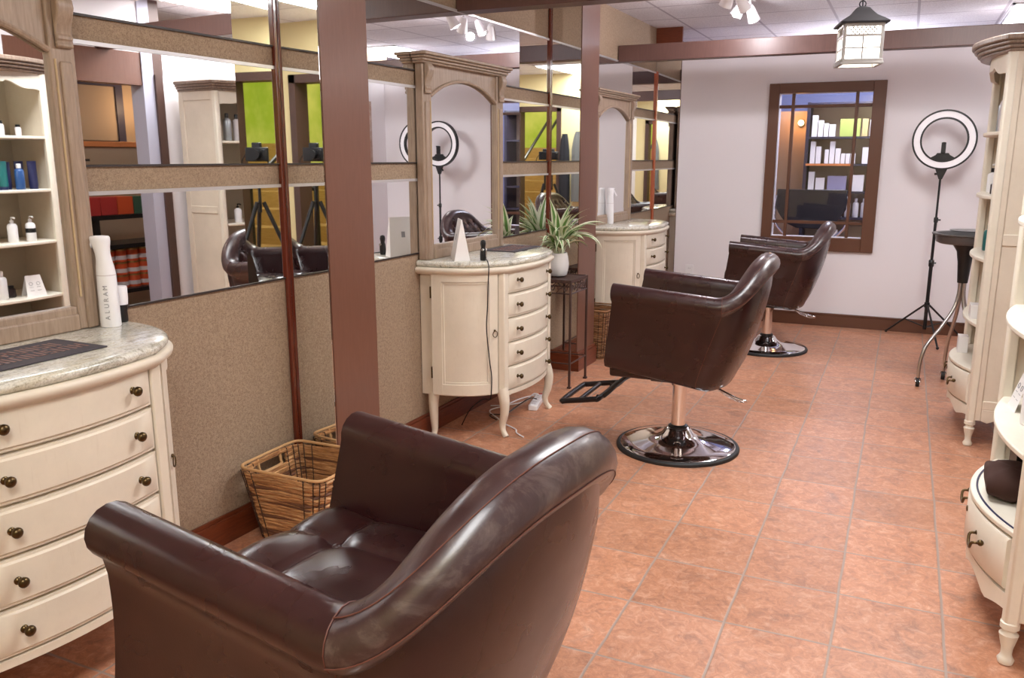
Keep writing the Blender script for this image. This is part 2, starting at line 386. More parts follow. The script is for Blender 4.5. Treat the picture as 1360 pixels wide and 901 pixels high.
# pilasters with a mirror on the side that faces the camera
def pilaster(n, y0, y1, depth, ang, stripmat):
    c = (-2.245, 2.7) if n == 'a' else WL(y0); e = WL(y1)
    da = radians(ang)
    f0 = (c[0]+depth*cos(da), c[1]-depth*sin(da))
    q1 = WL(y1, depth)
    poly = [(c[0]-0.02, c[1]), f0, (q1[0], q1[1]), (e[0]-0.02, e[1])]
    struct(MB().prism(poly, 0, CEIL).build('trim_pilaster_%s' % n, 'pil', smooth=0))
    # base moulding round the front
    off = 0.018
    b = MB().prism([(c[0], c[1]-off), (f0[0]+off, f0[1]-off), (q1[0]+off, q1[1]+off), (e[0], e[1]+off)], 0, 0.115)
    b.prism([(c[0], c[1]-off*.5), (f0[0]+off*.5, f0[1]-off*.5), (q1[0]+off*.5, q1[1]+off*.5), (e[0], e[1]+off*.5)], 0.115, 0.135)
    struct(b.build('baseboard_pilaster_%s' % n, 'mahog', smooth=0, bevel=0.002))
    # mirror sheet on the near side
    dx, dy = cos(da), -sin(da); nx, ny = -sin(da), -cos(da)
    a0, a1 = 0.004, depth-0.004
    P = lambda a, b_: (c[0]+a*dx+b_*nx, c[1]+a*dy+b_*ny)
    m = MB().prism([P(a0, 0.001), P(a1, 0.001), P(a1, 0.007), P(a0, 0.007)], 0.137, 2.46)
    o = m.build('side_mirror', 'mirror', smooth=0)
    tag(o, {'a': 'tall narrow mirror on the near side of the wide brown post behind the wicker basket', 'b': 'tall narrow mirror on the side of the brown post beside the potted plant'}[n], 'mirror')
    # lacquered corner strip
    s = MB(); w = 0.011
    s.box(-0.001, w*1.5, -w*1.6, 0.0, 0.135, 2.46)
    o = s.build('corner_strip', stripmat, loc=(c[0]+0.002, c[1]-0.008, 0), rz=rzw(y0), bevel=0.003)
    tag(o, {'a': 'thin glossy dark red wooden strip in the mirror corner behind the wicker basket', 'b': 'thin dark red wooden strip in the mirror corner behind the potted plant'}[n], 'trim strip')
pilaster('a', 2.70, 2.985, 0.222, 4.15, 'strip')
pilaster('b', 5.34, 5.66, 0.228, 1.3, 'strip')
# alcove end: mirror beside the white back wall
c = WL(YB)
struct(MB().box(c[0]-0.1, BX0, YB, YB+0.12, 0, 2.46).build('wall_back_return', 'beam', smooth=0))
o = MB().box(c[0]+0.004, BX0-0.004, YB-0.007, YB-0.001, 0.12, 2.40).build('side_mirror', 'mirror', smooth=0)
tag(o, 'narrow mirror strip filling the corner between the far dresser and the white back wall', 'mirror')
o = MB().box(0, 0.018, -0.02, 0, 0.10, 2.21).build('corner_strip', 'strip2', loc=(c[0]+0.003, YB-0.008, 0), bevel=0.003)
tag(o, 'thin orange brown wooden strip in the far mirror corner by the white wall', 'trim strip')
struct(MB().box(c[0]-0.02, BX0-0.0, YB-0.03, YB+0.0, 2.44, CEIL).build('trim_4', 'mahog', smooth=0))

bl = MB()
for (a, b) in ((-4.3, 2.69), (3.0, 5.33), (5.68, YB-0.01)):
    pa, pb, pc, pd = WL(a, 0.001), WL(b, 0.001), WL(b, 0.018), WL(a, 0.018)
    bl.prism([pa[:2], pb[:2], pc[:2], pd[:2]], 0, 0.10)
    pc, pd = WL(b, 0.011), WL(a, 0.011)
    bl.prism([pa[:2], pb[:2], pc[:2], pd[:2]], 0.10, 0.115)
struct(bl.build('baseboard_left', 'mahog', bevel=0.002, smooth=0))

# wall mirrors: three rows in each bay, each pane its own mirror
ROWS = [(0.978, 1.338, 'lower'), (1.428, 1.783, 'middle'), (1.868, 2.195, 'upper')]
BAYS = [(0.1, 2.69, 'beside the first dresser'), (3.0, 5.325, 'behind the middle dresser'), (5.68, YB-0.012, 'behind the far dresser')]
for (a, b, where) in BAYS:
    for (z0, z1, row) in ROWS:
        A, B = WL(a), WL(b); L = (Vector(B)-Vector(A)).length
        t = thing('wall_mirror', 'long frameless %s wall mirror %s' % (row, where), 'mirror', (A[0], A[1], 0), rzw(a))
        MB().box(0.001, 0.006, 0, L, z0, z1).build('pane', 'mirror', t, smooth=0)
        MB().box(0.001, 0.011, 0, L, z1-0.002, z1+0.010).build('channel', 'chan', t, smooth=0)
        MB().box(0.001, 0.009, 0, L, z0-0.006, z0+0.001).build('channel', 'black_line', t, smooth=0)

# ceiling beams
struct(MB().box(-2.165, XR, 6.69, 6.80, 2.19, 2.315).build('trim_beam_far', 'beam', smooth=0, bevel=0.004))
struct(MB().box(-2.215, XR, 4.10, 4.22, 2.195, 2.32).build('trim_beam_near', 'beam', smooth=0, bevel=0.004))

# ------------------------------------------------------------------ window in the back wall
w = thing('window_1', 'brown framed interior window with grid bars in the white wall', 'window', (0, 0, 0)); w['kind'] = 'structure'
fx0, fx1, fz0, fz1 = -1.14, -0.215, 0.66, 2.068
fr = MB()
Y0, Y1 = YB-0.035, YB-0.001
fr.box(fx0, OX0, Y0, Y1, fz0, fz1).box(OX1, fx1, Y0, Y1, fz0, fz1).box(OX0, OX1, Y0, Y1, OZ1, fz1).box(OX0, OX1, Y0, Y1, fz0, OZ0)
fr.build('window_frame', 'dkbrown' if 0 else 'brownbase', w, bevel=0.004)
mt = MB(); bw = 0.013
for xx in (OX0+0.112, OX1-0.12): mt.box(xx-bw, xx+bw, YB+0.01, YB+0.04, OZ0, OZ1)
for zz in (OZ1-0.108, OZ0+0.125): mt.box(OX0, OX1, YB+0.012, YB+0.038, zz-bw, zz+bw)
mt.build('window_bars', 'brownbase', w, bevel=0.002)
MB().box(OX0, OX1, YB+0.045, YB+0.050, OZ0, OZ1).build('pane', 'glass', w, smooth=0)

# ------------------------------------------------------------------ dressers (bow-front commodes)
def arc_path():
    pts = []
    # near side door curve (y<0) from wall to front post
    a, ctrl, b = Vector((0.03, -0.472)), Vector((0.30, -0.472)), Vector((0.385, -0.29))
    for i in range(13):
        t = i/12; pts.append((1-t)**2*a+2*t*(1-t)*ctrl+t*t*b)
    return pts
DOOR = arc_path()
def bow(y, d=0.0): return 0.392+0.045*(1-(y/0.29)**2)+d
FRONT = [Vector((bow(-0.265+0.53*i/16), -0.265+0.53*i/16)) for i in range(17)]
DOORR = [Vector((p.x, -p.y)) for p in reversed(DOOR)]
OUT = DOOR[:-1]+[Vector((0.40, -0.275))]+[Vector((bow(-0.25+0.5*i/14), -0.25+0.5*i/14)) for i in range(15)]+[Vector((0.40, 0.275))]+DOORR[1:]
def normals(path):
    N = []
    for i in range(len(path)):
        t = path[min(i+1, len(path)-1)]-path[max(i-1, 0)]; t.normalize(); N.append(Vector((t.y, -t.x)))
    return N
def offs(path, d):
    N = normals(path); return [p+n*d for p, n in zip(path, N)]
def slab(mb, path, o0, o1, z0, z1, lip=0.0):
    """curved slab following path from offset o0 to o1; lip rounds the outer edges"""
    A, B = offs(path, o0), offs(path, o1); C = offs(path, o1-lip)
    rows = []
    n = len(path)
    for i in range(n):
        a, b, c = A[i], B[i], C[i]
        if lip and i in (0, n-1): b = c
        rows.append([(a.x, a.y, z0), (c.x, c.y, z0), (b.x, b.y, z0+lip), (b.x, b.y, z1-lip), (c.x, c.y, z1), (a.x, a.y, z1)])
    return mb.grid(rows, closeu=True, caps=True)
def sub(path, t0, t1, n=12):
    L = len(path)-1; out = []
    for i in range(n+1):
        u = (t0+(t1-t0)*i/n)*L; k = min(int(u), L-1); f = u-k; out.append(path[k].lerp(path[k+1], f))
    return out

def make_dresser(label, group):
    t = thing('dresser', label, 'dresser', (0, 0, 0), RZW, group)
    body = offs(OUT, -0.012)
    poly = [(p.x, p.y) for p in body]
    poly = [(0.004, poly[0][1])]+poly+[(0.004, poly[-1][1])]
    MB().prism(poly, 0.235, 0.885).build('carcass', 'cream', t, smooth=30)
    # front posts running into cabriole legs
    for sy in (-1, 1):
        p = MB(); p.prism([(0.355, sy*0.262), (0.412, sy*0.262), (0.408, sy*0.30), (0.375, sy*0.312)], 0.225, 0.885)
        p.build('post', 'cream', t, bevel=0.006)
        lg = MB(); path = smoothpts([(0.385, sy*0.285, 0.26), (0.402, sy*0.292, 0.20), (0.400, sy*0.288, 0.13), (0.385, sy*0.281, 0.07), (0.392, sy*0.285, 0.03), (0.412, sy*0.292, 0.001)], 5)
        R = [0.034-0.019*min(1, (i/(len(path)-1))*1.25)+0.004*max(0, i/(len(path)-1)-0.8)*5*0.6 for i in range(len(path))]
        lg.tube(path, R, 8); lg.build('leg', 'cream', t, smooth=50)
        lg = MB(); path = smoothpts([(0.055, sy*0.425, 0.26), (0.062, sy*0.445, 0.19), (0.06, sy*0.44, 0.10), (0.06, sy*0.435, 0.04), (0.062, sy*0.45, 0.001)], 5)
        lg.tube(path, [0.032-0.016*min(1, i/(len(path)-1)*1.2) for i in range(len(path))], 8); lg.build('leg', 'cream', t, smooth=50)
    # drawers
    for k in range(5):
        z0 = 0.248+k*0.1292
        P = [Vector((bow(-0.258+0.516*i/16), -0.258+0.516*i/16)) for i in range(17)]
        d = MB(); slab(d, P, -0.02, 0.004, z0+0.004, z0+0.1235, 0.0)
        P2 = [Vector((bow(y), y)) for y in [-0.250+0.5*i/16 for i in range(17)]]
        slab(d, P2, 0.0, 0.010, z0+0.010, z0+0.117, 0.005)
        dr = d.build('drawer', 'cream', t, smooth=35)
        for sy in (-1, 1):
            kb = MB(); x = bow(0.185)+0.008
            kb.lathe([(0.010, 0), (0.0105, 0.003), (0.005, 0.006), (0.0045, 0.014), (0.009, 0.017), (0.0135, 0.022), (0.0135, 0.028), (0.009, 0.033), (0.002, 0.035)], (x, sy*0.185, z0+0.066), 14, 'x')
            kb.build('knob', 'brass', dr, smooth=60)
    # curved side doors with recessed panel
    for sy, path in ((-1, DOOR), (1, [Vector((p.x, -p.y)) for p in DOOR])):
        s = -1 if sy > 0 else 1
        d = MB(); pp = sub(path, 0.09, 0.93, 14)
        slab(d, pp, -0.01*s, 0.004*s, 0.245, 0.88)
        slab(d, sub(path, 0.10, 0.21, 4), 0.0, 0.014*s, 0.247, 0.878, 0.0)
        slab(d, sub(path, 0.80, 0.92, 4), 0.0, 0.014*s, 0.247, 0.878, 0.0)
        slab(d, sub(path, 0.205, 0.805, 12), 0.0, 0.014*s, 0.247, 0.302, 0.0)
        slab(d, sub(path, 0.205, 0.805, 12), 0.0, 0.014*s, 0.838, 0.878, 0.0)
        # bead around the panel
        slab(d, sub(path, 0.205, 0.235, 2), 0.0, 0.009*s, 0.302, 0.838, 0.0)
        slab(d, sub(path, 0.775, 0.805, 2), 0.0, 0.009*s, 0.302, 0.838, 0.0)
        slab(d, sub(path, 0.235, 0.775, 12), 0.0, 0.009*s, 0.302, 0.314, 0.0)
        slab(d, sub(path, 0.235, 0.775, 12), 0.0, 0.009*s, 0.826, 0.838, 0.0)
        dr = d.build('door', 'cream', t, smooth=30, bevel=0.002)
        q = sub(path, 0.87, 0.88, 1)[0]; n = normals(sub(path, 0.8, 0.95, 4))[2]*s
        pq = q+n*0.017
        rg = MB(); cx = Vector((pq.x, pq.y, 0.565)); tv = Vector((-n.y, n.x, 0))
        ring = [cx+0.013*(cos(2*pi*i/16)*tv+sin(2*pi*i/16)*Vector((0, 0, 1))*1.25)+Vector((n.x, n.y, 0))*0.004 for i in range(16)]
        rg.tube(ring, 0.0022, 6, closed=True); rg.sphere((pq.x, pq.y, 0.583), 0.006, 6)
        rg.build('ring_pull', 'brass', dr)
        hg = MB(); q = sub(path, 0.085, 0.09, 1)[0]; qq = q+normals(sub(path, 0.05, 0.15, 3))[1]*s*0.006
        for z in (0.36, 0.78): MB().tube([(qq.x, qq.y, z-0.03), (qq.x, qq.y, z+0.03)], 0.005, 8).build('hinge', 'brass', dr)
    # rim moulding
    ra = offs(OUT, 0.014); rb = offs(OUT, 0.030); rc = offs(OUT, 0.034); rd = offs(OUT, 0.024)
    rows = []
    for ring, z in ((offs(OUT, -0.005), 0.868), (ra, 0.872), (rb, 0.884), (rc, 0.894), (rc, 0.902), (rd, 0.9085)):
        pl = [(max(p.x, 0.004), p.y, z) for p in ring]; pl = [(0.004, pl[0][1], z)]+pl+[(0.004, pl[-1][1], z)]; rows.append(pl)
    MB().grid(rows, closeu=True, caps=True).build('top_moulding', 'cream', t, smooth=60)
    rows = []
    for o_, z in ((0.010, 0.9085), (0.020, 0.911), (0.0265, 0.918), (0.0285, 0.925), (0.0265, 0.932), (0.020, 0.938), (0.010, 0.9405)):
        pl = [(max(p.x, 0.004), p.y*0.985, z) for p in offs(OUT, o_)]; pl = [(0.004, pl[0][1], z)]+pl+[(0.004, pl[-1][1], z)]; rows.append(pl)
    MB().grid(rows, closeu=True, caps=True).build('granite_top', 'granite', t, smooth=60)
    # apron under drawers
    a = MB(); slab(a, sub(FRONT, 0.02, 0.98, 14), -0.018, 0.004, 0.222, 0.245); a.build('apron', 'cream', t, smooth=35)
    return t

ZT = 0.9408
def make_mirror_frame(label, group):
    t = thing('dresser_mirror', label, 'mirror', (0, 0, 0), RZW, group)
    W, G = 0.437, 0.345
    X0, X1 = 0.010, 0.055
    # stiles
    for s in (-1, 1):
        a, b = sorted((s*G, s*(W-0.012)))
        m = MB(); m.box(X0, X1, a, b, ZT, 1.90)
        m.box(X0, X1+0.008, min(s*(G+0.026), s*(W-0.028)), max(s*(G+0.026), s*(W-0.028)), ZT+0.0, 1.72)
        st = m.build('stile', 'frame', t, bevel=0.006)
        bd = MB(); bd.tube([(X1+0.002, s*(G+0.014), ZT+0.10), (X1+0.001, s*(G+0.014), 1.725)], 0.0035, 8); bd.build('gold_bead', 'bead', st)
        # scrolled corbel
        prof = [(X1, 1.755), (X1+0.014, 1.757), (X1+0.016, 1.767), (X1+0.009, 1.773), (X1+0.016, 1.780), (X1+0.016, 1.788), (X1+0.010, 1.795), (X1+0.012, 1.815), (X1+0.024, 1.84), (X1+0.032, 1.865), (X1+0.028, 1.885), (X1+0.018, 1.90), (X1, 1.90)]
        cb = MB(); yy = s*0.388
        cb.prism([(x, z) for x, z in prof], yy-0.026, yy+0.026, 'xz'); cb.build('corbel', 'frame', t, bevel=0.005)
    m = MB(); m.box(X0, X1, -G, G, ZT, ZT+0.072); m.box(X0, X1+0.006, -G, G, ZT, ZT+0.05); m.build('bottom_rail', 'frame', t, bevel=0.005)
    # arched header
    zs, zc = 1.745, 1.835
    arch = []
    R = (G*G+(zc-zs)**2)/(2*(zc-zs)); a0 = math.asin(G/R)
    for i in range(21):
        a = -a0+2*a0*i/20; arch.append((R*sin(a), zc-R+R*cos(a)))
    hd = MB()
    rows = [[(X, y, z) for (y, z) in arch] for X in (X0, X1-0.012)]
    top = [(y, 1.905) for y, z in arch]
    n = len(arch)
    rows = []
    for i in range(n):
        y, z = arch[i]; rows.append([(X0, y, z), (X1-0.012, y, z), (X1-0.012, y, 1.905), (X0, y, 1.905)])
    hd.grid(rows, closeu=True, caps=True); h = hd.build('arched_header', 'frame', t, smooth=30)
    bd = MB(); bd.tube([(X1-0.006, y, z+0.004) for y, z in arch], 0.009, 8); bd.build('arch_moulding', 'frame', h)
    # cornice
    cr = MB()
    for (z0, z1, e) in ((1.897, 1.908, 0.014), (1.908, 1.922, 0.022), (1.922, 1.934, 0.034), (1.934, 1.950, 0.044)):
        cr.box(X0, X1+e, -W-e*0.6, W+e*0.6, z0, z1)
    cr.build('cornice', 'frame', t, bevel=0.006)
    MB().box(X0, X0+0.02, -G-0.005, G+0.005, ZT+0.01, 1.86).build('backing', 'frame', t, smooth=0)
    # arched glass
    gp = [(-G-0.004, ZT+0.06)]+[(y, z+0.004) for y, z in arch]+[(G+0.004, ZT+0.06)]
    gl = MB(); gl.prism([(y, z) for y, z in gp], 0.034, 0.037, 'yz'); gl.build('glass', 'mirror', t, smooth=0)
    return t

DR = [(1.405, 'nearest cream dresser with five drawers, granite top and charcoal mat, at lower left'),
      (4.15, 'middle cream bow front dresser with curling tool cord hanging over its door'),
      (6.56, 'far cream bow front dresser in the corner by the white wall')]
FRL = ['pale wood arched mirror on the nearest dresser, behind the white spray bottle', 'pale wood arched mirror on the middle dresser, beside the brown post', 'pale wood arched mirror on the far dresser beyond the second brown post']
d0 = make_dresser(DR[0][1], None); m0 = make_mirror_frame(FRL[0], None)
for i, (y, lb) in enumerate(DR):
    L = WL(y)
    if i == 0: d0.location = L; d0.rotation_euler.z = rzw(y); m0.location = WL(y-0.03); m0.rotation_euler.z = rzw(y)
    else: dup(d0, L, RZW, lb); dup(m0, WL(y-0.05, 0.006), RZW-0.017, FRL[i])
def DP(i, d, s, z=ZT):     # point on dresser i: d out of the wall, s along it
    y = DR[i][0]; L = WL(y); w = ws(y); e = sqrt(1+w*w)
    return (L[0]+d/e+s*w/e, L[1]+s/e-d*w/e, z)

# ------------------------------------------------------------------ salon chairs
def outline(t, xf, xs, xb, w, n):
    a = 0.25
    if t < a: return Vector((xf+(xs-xf)*t/a, -w))
    if t > 1-a: return Vector((xs+(xf-xs)*(t-(1-a))/a, w))
    th = -pi/2+pi*(t-a)/(1-2*a)
    return Vector((xs-(xs-xb)*abs(cos(th))**(2/n), w*math.copysign(abs(sin(th))**(2/n), sin(th))))
def ztop(P):
    if P.x > -0.21: return 0.812+0.038*(P.x+0.21)/0.48
    return 0.812+0.178*max(0, 1-(abs(P.y)/0.342)**2.6)
TS = sorted(set([i/104 for i in range(105)]))
def make_chair():
    t = thing('salon_chair', '', 'chair')
    NT_ = len(TS)
    OT = [outline(u, 0.272, -0.21, -0.438, 0.342, 2.25) for u in TS]
    OB = [outline(u, 0.308, -0.10, -0.268, 0.30, 2.8) for u in TS]
    N = normals([p.copy() for p in OT]); N = [-n for n in N]
    # orient outward
    N = [n if n.dot(p-Vector((-0.02, 0)))*1 > 0 else -n for n, p in zip(N, OT)]
    rows = []; ROLL0 = 9; ring_pts = []
    tufts = []
    for row, zz, cnt in ((0, 0.87, 4), (1, 0.78, 5), (2, 0.71, 4)):
        for k in range(cnt): tufts.append(((k-(cnt-1)/2)*0.105, zz))
    for i, u in enumerate(TS):
        a, b, n = OT[i], OB[i], N[i]
        n3 = Vector((n.x, n.y, 0))
        bk = max(0.0, min(1.0, (-0.18-a.x)/0.18))          # 0 on the arms, 1 on the back
        zt = ztop(a); r = 0.046+0.004*bk
        zb = 0.355+0.075*max(0, (b.x+0.2)/0.5)
        cz = zt-r; cc = Vector((a.x, a.y, 0))-n3*r
        fl_ = 0.018*(1-bk)+0.0*bk                          # the arm roll hangs outwards a little
        low = Vector((b.x, b.y, 0))
        ring = [low-n3*0.10+Vector((0, 0, zb+0.0)), low-n3*0.035+Vector((0, 0, zb)), low-n3*0.008+Vector((0, 0, zb+0.012)), low+n3*0.004+Vector((0, 0, zb+0.04))]
        end = cc+n3*(r*0.62-fl_*0.6)+Vector((0, 0, cz-r*0.9))
        st = ring[-1]
        for k in range(1, 8):
            v = k/8
            g = v**(1.25-0.45*bk)
            p = st.lerp(end, g); p.z = st.z+(end.z-st.z)*v
            p += n3*(0.012*sin(pi*v)*(1-bk)*-0.8+0.012*sin(pi*v)*bk)
            ring.append(p)
        for k in range(13):
            al = radians(-62+k*(180+62+8)/12)
            ring.append(cc+n3*(cos(al)*r*1.06)+Vector((0, 0, cz+sin(al)*r)))
        # inside face
        top_in = ring[-1]
        inb = Vector((b.x, b.y, 0))-n3*(0.085)
        inb = inb+Vector((0, 0, 0.56))
        for k in range(1, 19):
            v = k/18
            p = top_in.lerp(inb, v)
            if bk > 0:
                p += n3*(-0.030*sin(pi*v)*bk)
            # tufting on the inside back
            if a.x < -0.18:
                y = p.y; z = p.z; dd = 0
                for (ty, tz) in tufts:
                    q = ((y-ty)**2+(z-tz)**2)
                    dd += 0.020*exp(-q/(0.017**2))
                    if abs(z-tz) < 0.10:
                        dd += 0.006*exp(-((y-ty)/0.008)**2)*max(0, 1-abs(z-tz)/0.10)
                p += n3*min(dd, 0.024)*bk
            ring.append(p)
        low_in = Vector((b.x, b.y, 0))-n3*0.10+Vector((0, 0, zb+0.03))
        ring.append(low_in)
        rows.append(ring)
    sh = MB(); sh.grid(rows, closeu=True, caps=True)
    sh.build('shell', 'leather', t, smooth=45)
    # worn leather roll over the top of the back
    w_ = MB(); wr_ = []
    for i, u in enumerate(TS):
        if 0.265 <= u <= 0.735:
            n3 = Vector((N[i].x, N[i].y, 0)); e = 0.0022*min(1, (u-0.265)/0.02, (0.735-u)/0.02)-0.0006
            R_ = rows[i]; nn = R_[11:22]
            cen = sum(nn, Vector())/len(nn)
            wr_.append([p+(p-cen).normalized()*e for p in nn])
    w_.grid(wr_); w_.build('back_roll', 'worn', t, smooth=60)
    # seams
    s = MB()
    idx = [i for i, u in enumerate(TS) if 0.265 <= u <= 0.735]
    for k in (13, 17):
        s.tube([rows[i][k]+(rows[i][k]-rows[i][(k+6) % 24]).normalized()*0.0022 for i in idx], 0.0011, 5)
    for uu in (0.265, 0.735):
        i = min(range(NT_), key=lambda q: abs(TS[q]-uu))
        pts = [rows[i][k] for k in range(2, 23)]
        n3 = Vector((N[i].x, N[i].y, 0))
        pts = [p+(n3*0.0010 if k < 9 else Vector((0, 0, 0.0010))) for k, p in enumerate(pts)]
        s.tube(pts, 0.0012, 5)
    s.build('stitching', 'stitch', t)
    tb = MB()
    for (ty, tz) in tufts:
        # find the closest inside point
        best = min((p for i in range(NT_) if OT[i].x < -0.2 for p in rows[i][25:42]), key=lambda p: (p.y-ty)**2+(p.z-tz)**2)
        tb.sphere((best.x+0.002, best.y, best.z), 0.0095, 6)
    tb.build('tufting_buttons', 'leather', t, smooth=60)
    # seat box and cushion
    f = MB(); f.box(-0.20, 0.305, -0.225, 0.225, 0.375, 0.58); f.build('seat_frame', 'leather', t, bevel=0.012)
    nu, nv = 64, 52
    ST = 0.655; BTN = [(0.15, -0.095), (0.15, 0.095), (-0.08, -0.095), (-0.08, 0.095)]
    def seat(u, v, top=True):
        x = -0.30+0.61*u; y = (-0.232+0.464*v)
        edge = min(1, min(v, 1-v)/0.10); fe = min(1, (1-u)/0.12)
        z = ST-0.030*(1-sqrt(max(0, 1-(1-edge)**2)))-0.05*(1-sqrt(max(0, 1-(1-fe)**2)))
        for bx_, by_ in BTN:
            rr = sqrt((x-bx_)**2+(y-by_)**2); z -= 0.014*exp(-(rr/0.026)**2)
        cr = 0
        for bx_ in (0.15, -0.08): cr = max(cr, exp(-((x-bx_)/0.008)**2))
        for by_ in (-0.095, 0.095): cr = max(cr, exp(-((y-by_)/0.008)**2))
        z -= 0.005*cr*edge
        z += 0.010*abs(sin(pi*(x-0.15)/0.23))*abs(sin(pi*(y-0.095)/0.19))
        return (x, y, z)
    g = [[seat(i/nu, j/nv) for j in range(nv+1)] for i in range(nu+1)]
    cu = MB(); cu.grid(g)
    # skirt
    per = [g[0][j] for j in range(nv+1)]+[g[i][nv] for i in range(1, nu+1)]+[g[nu][j] for j in range(nv-1, -1, -1)]+[g[i][0] for i in range(nu-1, 0, -1)]
    cu.grid([per, [(x, y, 0.56) for x, y, z in per]], closeu=True)
    cu.add([(x, y, 0.56) for x, y, z in per], [tuple(range(len(per)))])
    cu.build('seat_cushion', 'leather', t, smooth=50)
    for bx_, by_ in BTN:
        sb = MB(); sb.sphere((bx_, by_, ST-0.015), 0.010, 6, 0.6); sb.build('seat_button', 'leather', t, smooth=60)
    sb = MB()
    for k in range(2):
        by_ = (-0.095, 0.095)[k]
        sb.tube([Vector(seat(i/20, (by_+0.232)/0.464))+Vector((0, 0, 0.0008)) for i in range(2, 20)], 0.0012, 5)
    for bx_ in (0.15, -0.08):
        sb.tube([Vector(seat((bx_+0.30)/0.61, j/20))+Vector((0, 0, 0.0008)) for j in range(1, 20)], 0.0012, 5)
    sb.build('seat_piping', 'worn', t, smooth=60)
    # mechanism, column, base
    m = MB(); m.box(-0.11, 0.13, -0.09, 0.09, 0.335, 0.378); m.build('seat_plate', 'black', t, bevel=0.005)
    m = MB(); m.lathe([(0.036, 0.05), (0.036, 0.335)], n=24); m.lathe([(0.045, 0.31), (0.045, 0.34)], n=24); m.build('column', 'chrome', t, smooth=50)
    m = MB(); m.lathe([(0.297, 0.004), (0.296, 0.016), (0.284, 0.024), (0.23, 0.032), (0.16, 0.042), (0.11, 0.056), (0.08, 0.078), (0.064, 0.10), (0.052, 0.108), (0.038, 0.11)], n=64)
    m.build('base', 'chrome', t, smooth=60)
    m = MB(); m.lathe([(0.287, 0.0), (0.308, 0.0), (0.310, 0.010), (0.305, 0.019), (0.292, 0.0215), (0.286, 0.018)], n=64)
    m.build('base_ring', 'rubber', t, smooth=60)
    m = MB(); m.lathe([(0.05, 0.10), (0.05, 0.115), (0.040, 0.122)], n=24); m.build('collar', 'black', t, smooth=40)
    # pump lever: bar then an open loop
    m = MB()
    m.tube(smoothpts([(-0.03, 0.0, 0.345), (-0.12, 0.03, 0.348), (-0.19, 0.06, 0.335), (-0.24, 0.075, 0.305), (-0.30, 0.09, 0.285), (-0.34, 0.11, 0.29), (-0.345, 0.14, 0.30), (-0.31, 0.135, 0.305), (-0.25, 0.115, 0.322), (-0.19, 0.085, 0.338)], 5), 0.0065, 8)
    m.build('pump_lever', 'chrome', t, smooth=60)
    # footrest
    m = MB()
    lp = []
    for (x, y, z) in ((0.375, -0.15, 0.235), (0.40, -0.175, 0.232), (0.54, -0.175, 0.208), (0.57, -0.15, 0.203), (0.57, 0.15, 0.203), (0.54, 0.175, 0.208), (0.40, 0.175, 0.232), (0.375, 0.15, 0.235)): lp.append((x, y, z))
    m.tube(smoothpts(lp, 4, True), 0.0145, 10, closed=True)
    m.tube([(0.475, -0.172, 0.219), (0.475, 0.172, 0.219)], 0.012, 8)
    for sy in (-1, 1): m.tube(smoothpts([(0.40, sy*0.12, 0.231), (0.36, sy*0.115, 0.24), (0.27, sy*0.10, 0.33), (0.20, sy*0.09, 0.362), (0.10, sy*0.08, 0.362)], 4), 0.012, 8)
    m.build('footrest', 'powder', t, smooth=60)
    return t
ch = make_chair()
CH = [((-0.836, 1.158, 0.0), pi-radians(7), 'brown leather salon chair in the foreground, seen from behind with tufted seat visible'),
      ((-0.952, 4.085, 0.0), pi+radians(1), 'middle brown leather salon chair with black footrest on a round chrome base'),
      ((-0.885, 6.62, 0.0), pi+radians(2), 'farthest brown leather salon chair, in front of the brown framed window')]
ch.location = CH[0][0]; ch.rotation_euler.z = CH[0][1]; ch['label'] = CH[0][2]; ch['group'] = 'brown leather salon chairs'
for (l, r, lb) in CH[1:]: dup(ch, l, r, lb, 'brown leather salon chairs')
# the chairs are pumped up to different heights
def raise_chair(root, dz):
    for c_ in [c for c in SC.objects if c.parent == root]:
        n_ = c_.name.split('.')[0]
        if n_ == 'column': c_.scale.z = 1+dz/0.29
        elif n_ not in ('base', 'base_ring', 'collar'): c_.location.z += dz
raise_chair(ch, 0.047)
for c_ in [c for c in SC.objects if c.name == 'salon_chair.001']: raise_chair(c_, 0.02)

